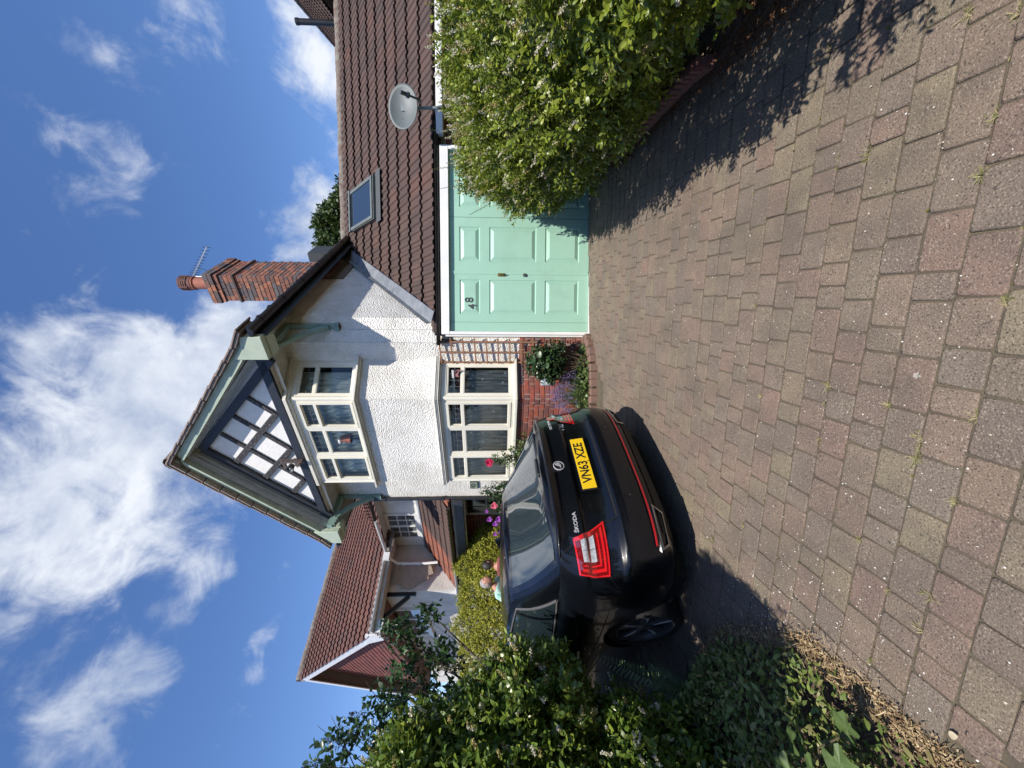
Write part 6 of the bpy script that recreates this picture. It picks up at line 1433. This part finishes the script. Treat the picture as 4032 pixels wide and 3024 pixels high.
# ---- plants in the bed
def potato(par,c,r,dens,L,l,wr,mt,**k): return bush(par,[(c[0],c[1],c[2],r[0],r[1],r[2])],dens,L,l,wr,mt,**k)
sh=empty('green_shrub',(0,0,0),0,'dark green glossy shrub against the brickwork beside the garage','shrub')
bush(sh,[(.30,5.33,.98,.20,.15,.20),(.36,5.36,.80,.22,.15,.18),(.18,5.34,.86,.16,.13,.18)],330,.10,.052,.55,LV['dark'],pairs=3,inner=.4)
s=MB()
for i in range(9): x=.15+.04*i; s.tube([(.3+random.uniform(-.05,.05),5.36,.22),(x,5.33,.6),(x+random.uniform(-.05,.05),5.33,.95)],[.008,.006,.004],5)
s.build('stems',twig,sh,smooth=True)
big=indleaf(.10,.75,LV['lilac'])
for (x,z,a) in ((.26,1.10,.4),(.34,1.02,-.3),(.20,.92,.1),(.30,.80,2.6)): o=link('leaf',big,None,sh); o.location=(x,5.16,z); o.rotation_euler=(R(60),0,a)
lv=empty('lavender',(0,0,0),0,'lavender plant with purple flower spikes behind the right rear corner of the car','lavender')
n=330; a=rng.uniform(0,2*PI,n); r0=rng.uniform(0,1,n)**.6; base=np.column_stack([-.14+.06*np.cos(a)*r0,5.42+.05*np.sin(a)*r0,np.full(n,.26)]); tip=np.column_stack([-.14+.36*np.cos(a)*r0,5.40+.20*np.sin(a)*r0,.80-.22*r0**2+rng.normal(size=n)*.05])
W=np.array([.0018,0,0]); V=np.stack([base-W,base+W,tip],1).reshape(-1,3); npmesh('stems',V,np.arange(len(V)).reshape(-1,3),rng.random(n),LV['lavs'],lv,'stuff')
X=(tip[:,None]+ (base-tip)[:,None]*rng.random((n,14,1))*.14+rng.normal(size=(n,14,3))*.006).reshape(-1,3); leaves(X,rng.normal(size=X.shape),rng.normal(size=X.shape),.013,.6,SH_PRIVET,'flower_spikes',LV['lav'],lv,'stuff')
q=rng.random((1500,1)); i=rng.integers(0,n,1500); X=base[i]+(tip-base)[i]*q*.6; leaves(X,rng.normal(size=X.shape)*.4+np.array([0,0,1]),rng.normal(size=X.shape),.04,.12,SH_NARROW,'foliage',LV['lavs'],lv,'stuff')
gp=empty('trailing_plant',(0,0,0),0,'low light green leafy plants over the edge of the front bed','bedding plant')
bush(gp,[(.22,5.40,.36,.16,.10,.12),(-.02,5.38,.36,.20,.10,.13),(.45,5.48,.33,.10,.08,.10),(-.3,5.42,.36,.2,.1,.12)],260,.05,.042,.8,leafmat('light_bedding_leaf',[(.09,.15,.04),(.14,.20,.06),(.06,.11,.03),(.18,.22,.08)],.25,.4),pairs=2,inner=.3)
wb=empty('wall_box',Wpt(.15,.20,.86),ANG_W+R(54),'small pale grey plastic box fixed to the brickwork beside the green shrub','box'); s=MB(); s.box(-.06,.06,-.06,.03,-.06,.08); s.build('box',mat('pale_blue_grey_plastic',(.42,.48,.54),.4),wb,bevel=.008); s=MB(); s.box(-.05,.05,-.066,-.06,-.045,.065); s.build('lid',MATS['pale_blue_grey_plastic'],wb,bevel=.003)
# climbing rose in front of the lower bay
ro=empty('rose_bush',(0,0,0),0,'climbing rose with one deep pink flower in front of the lower bay window','rose')
rc=Wpt(-.95,-.28,0); 
bush(ro,[(rc.x+.02,rc.y,1.20,.24,.18,.20),(rc.x+.25,rc.y-.15,1.10,.18,.15,.16),(rc.x-.02,rc.y,1.46,.12,.1,.16)],120,.12,.055,.68,leafmat('rose_leaf',[(.08,.13,.035),(.13,.18,.05),(.05,.09,.03),(.16,.17,.07)],.25,.4),pairs=3,inner=.0,shell=(.3,1.05),jit=.8)
s=MB()
for (dx,dz) in ((0,1.66),(.2,1.2),(-.12,1.5),(.3,1.15),(.05,1.3),(-.2,1.25)): s.tube([(rc.x+.05,rc.y+.1,.3),(rc.x+dx*.4,rc.y,.8),(rc.x+dx,rc.y,dz)],[.007,.005,.003],6)
s.build('stems',leafmat('rose_stem',[(.10,.08,.04),(.08,.10,.04)],0,.6),ro,smooth=True)
def rose(c,r,mt,par,name='flower',n=26):
    c=Vector(c)
    V=[];F=[]; P=[];D=[];Nn=[];S_=[]
    for k_ in range(n):
        a=k_*2.4; t=k_/n; rad=r*.15+r*.55*t; d=np.array([math.cos(a)*(.25+t),-.35+.1*t,math.sin(a)*(.25+t)]); P.append([c.x+math.cos(a)*rad*.3,c.y+.01*t,c.z+math.sin(a)*rad*.3]); D.append(d); Nn.append([0,-1,.2]); S_.append(r*(.55+.45*t))
    return leaves(np.array(P),np.array(D),np.array(Nn,float),np.array(S_),1.1,SH_PRIVET,name,mt,par,bend=-.15)
pinkm=leafmat('deep_pink_petal',[(.62,.03,.10),(.70,.06,.16),(.55,.02,.08)],.3,.5,.2); pink2=leafmat('pale_pink_petal',[(.80,.30,.36),(.75,.14,.24),(.85,.42,.45)],.3,.5,.2); purp=leafmat('violet_petal',[(.38,.10,.48),(.48,.16,.56),(.30,.07,.40)],.3,.5,.2)
rose((rc.x-.02,rc.y-.12,1.69),.062,pinkm,ro)
pt=empty('flowering_pot_plant',(0,0,0),0,'bushy plant with violet and pink flowers at the left corner of the white house','flowering plant')
qc=Wpt(-2.42,.16,0)
bush(pt,[(qc.x,qc.y,1.52,.24,.18,.22),(qc.x-.22,qc.y+.1,1.42,.18,.15,.16),(qc.x+.20,qc.y-.12,1.46,.20,.15,.20),(qc.x+.12,qc.y-.05,1.74,.10,.08,.12)],190,.09,.042,.6,LV['dark'],pairs=3,inner=.2,shell=(.6,1.05))
s=MB(); s.lathe([(.13,.0),(.17,.30),(.18,.30),(.18,.33),(.001,.33)],20,(qc.x-.1,qc.y+.05,.95)); s.build('pot',M['pot'],pt,smooth=True); s=MB(); s.box(qc.x-.22,qc.x+.02,qc.y-.07,qc.y+.17,.2,.95); s.build('pedestal',M['edging'],pt,bevel=.01)
for (dx,dz,c_,r) in ((-.06,1.62,pink2,.065),(-.30,1.70,purp,.05),(-.38,1.60,purp,.05),(-.30,1.54,purp,.055),(-.52,1.50,purp,.05),(-.46,1.42,purp,.05),(-.56,1.60,purp,.04),(-.16,1.75,purp,.035)): rose((qc.x+dx,qc.y-.28,dz),r,c_,pt,n=16)
s=MB()
for (dx,dz) in ((-.30,1.70),(-.38,1.60),(-.52,1.50),(-.56,1.60),(-.46,1.42)): s.tube([(qc.x-.05,qc.y,1.4),(qc.x+dx,qc.y-.26,dz)],.003,5)
s.build('stems',LV['lavs'],pt)
# climber leaves low on the wall end are part of the same plant; fuchsia-brown seed sprays above
# ---- ferns under the left hedge
fern_m=leafmat('fern_frond',[(.06,.11,.035),(.09,.15,.05),(.12,.18,.07),(.05,.09,.03)],.25,.5)
fe=empty('fern',(-2.25,2.75,ground_z(-2.25,2.75)),0,'fern fronds standing out of the foot of the left hedge beside the rear wheel','fern')
P0=np.array([-2.25,2.75,ground_z(-2.25,2.75)])
for (tx,ty,tz) in ((-1.78,2.62,1.02),(-1.83,2.62,.86),(-1.92,2.66,.74),(-1.80,2.5,.62),(-2.0,2.5,.55),(-1.98,2.7,.98),(-1.9,2.75,.50)):
    b_=P0*.0+np.array([-2.12,2.6,.25]); e=np.array([tx,ty,tz]); LP=[];LD=[];LS=[]
    for k_ in range(26):
        t=k_/26; q=b_*(1-t)**2+2*t*(1-t)*(b_*.4+e*.6+np.array([0,0,.12]))+t*t*e; nx=(e-b_)+np.array([0,0,-.1*t]); sd=unit(np.cross(nx,[0,.6,.6]))
        for sg in (1,-1): LP.append(q-P0); LD.append(sd*sg+unit(nx)*.45); LS.append(.085*math.sin(PI*min(1,.12+t*.88))**.7*(1.02-t*.75))
    o=leaves(np.array(LP),np.array(LD),np.tile([0,-.6,.7],(len(LP),1)),np.array(LS),.34,SH_NARROW,'frond',fern_m,fe,bend=.1)
# ---- vine with large lobed leaves at the bottom left
vi=empty('vine',(0,0,0),0,'trailing vine with large lobed light green leaves over the ground cover','vine')
vm=mat('vine_leaf',(.10,.155,.045),.55,(.07,.11,.03),30,trans=.25,bump=.3,bscale=90)
V=[(0,0,0)]; nL=30
for k_ in range(nL):
    a=2*PI*k_/nL; lob=1+.13*math.cos(a*5)+.04*math.cos(a*17); r=.62*lob*(1 if abs(a-PI)>.35 else .55); V.append((r*math.cos(a)+.05,r*math.sin(a),.10*abs(math.sin(a*2.5))-.10*r*r))
me=bpy.data.meshes.new('leaf'); me.from_pydata([(x*.085,y*.085,z*.085) for x,y,z in V],[],[(0,1+k_,1+(k_+1)%nL) for k_ in range(nL)]); me.materials.append(vm)
vp=[(-1.45,1.55,.36,0.3),(-1.53,1.62,.34,2.0),(-1.42,1.40,.33,4.0),(-1.52,1.48,.37,5.2),(-1.33,1.45,.26,1.2),(-1.60,1.55,.40,3.1)]
for (x,y,z,a) in vp: o=link('leaf',me,None,vi); o.location=(x,y,z); o.rotation_euler=(random.uniform(-.5,.1),random.uniform(-.3,.3),a); sc=random.uniform(.9,1.3); o.scale=(sc,sc,sc)
s=MB(); s.tube([(-1.75,1.5,.12),(-1.6,1.52,.3),(-1.45,1.5,.33),(-1.33,1.44,.24)],.0035,5); s.tube([(-2.1,2.1,.2),(-1.85,2.05,.42),(-1.6,1.95,.36),(-1.45,1.85,.18)],.003,5); s.tube([(-2.2,1.7,.3),(-1.9,1.85,.45),(-1.55,1.75,.35)],.003,5); s.build('stems',twig,vi,smooth=True)
# single fallen leaves and the dandelion clock
for (x,y,lab,c_) in ((1.62,1.34,'yellow-green fallen leaf lying in the shade at the right edge of the paving',(.30,.34,.04)),(-1.20,1.26,'pale cream fallen leaf on the paving near the straw edge',(.60,.52,.36))):
    m_=indleaf(.035,.7,mat('fallen_leaf_%s'%('green' if c_[0]<.4 else 'cream'),c_,.6,trans=.2)); o=link('fallen_leaf',m_,None,None,(x,y,ground_z(x,y)+.018),(.2,-.1,random.random()*6)); tag(o,lab,'leaf')
n=120; P=np.zeros((n,3))+np.array([.03,1.36,ground_z(.03,1.36)+.012]); o=leaves(P,rng.normal(size=(n,3))+np.array([0,0,.4]),rng.normal(size=(n,3)),.014,.15,SH_NARROW,'seed_fluff',LV['petal'],None); tag(o,'white fluffy seed head lying on the paving near the bottom','seed head')
# ---- tree beyond the house
tr2=empty('tree',(7.7,20,ground_z(7.7,20)),0,'dark green leafy tree showing just above the roofs behind the chimney','tree')
tr2.location=(0,0,0)
bush(tr2,[(7.6,20,8.8,1.5,1.5,1.6),(8.9,20.3,8.2,1.6,1.5,1.5),(6.6,20,7.6,1.4,1.4,1.4),(7.5,20,7.0,2,1.8,1.6),(10,20,7.5,1.6,1.5,1.4)],46,.5,.22,.6,LV['tree'],pairs=4,inner=.5,jit=.8)
s=MB(); s.tube([(7.8,20,.4),(7.7,20,4),(7.6,20,8)],[.3,.22,.08],10)
for e in ((9,20.3,8),(6.6,20,7.5),(10,20,7.4)): s.tube([(7.75,20,4.5),e],[.12,.03],7)
s.build('trunk',bark,tr2,smooth=True)

# ---- unseen leaf bank added behind the camera to darken reflections in car and glass
P=np.column_stack([rng.uniform(-26,26,26000),-10+rng.normal(size=26000)*.6,rng.uniform(-.6,1,26000)**1.0]); P[:,2]=-.3+ (P[:,2]+.6)/1.6*(4.6+1.6*np.sin(P[:,0]*.5)+.8*np.sin(P[:,0]*1.7))
o=leaves(P,rng.normal(size=P.shape),rng.normal(size=P.shape)+np.array([0,1,.3]),rng.uniform(.25,.5,len(P)),.7,SH_PRIVET,'reflection_hedge',LV['tree'],None,'stuff'); o['label']='unseen dark green leaf bank added behind the camera to darken reflections'
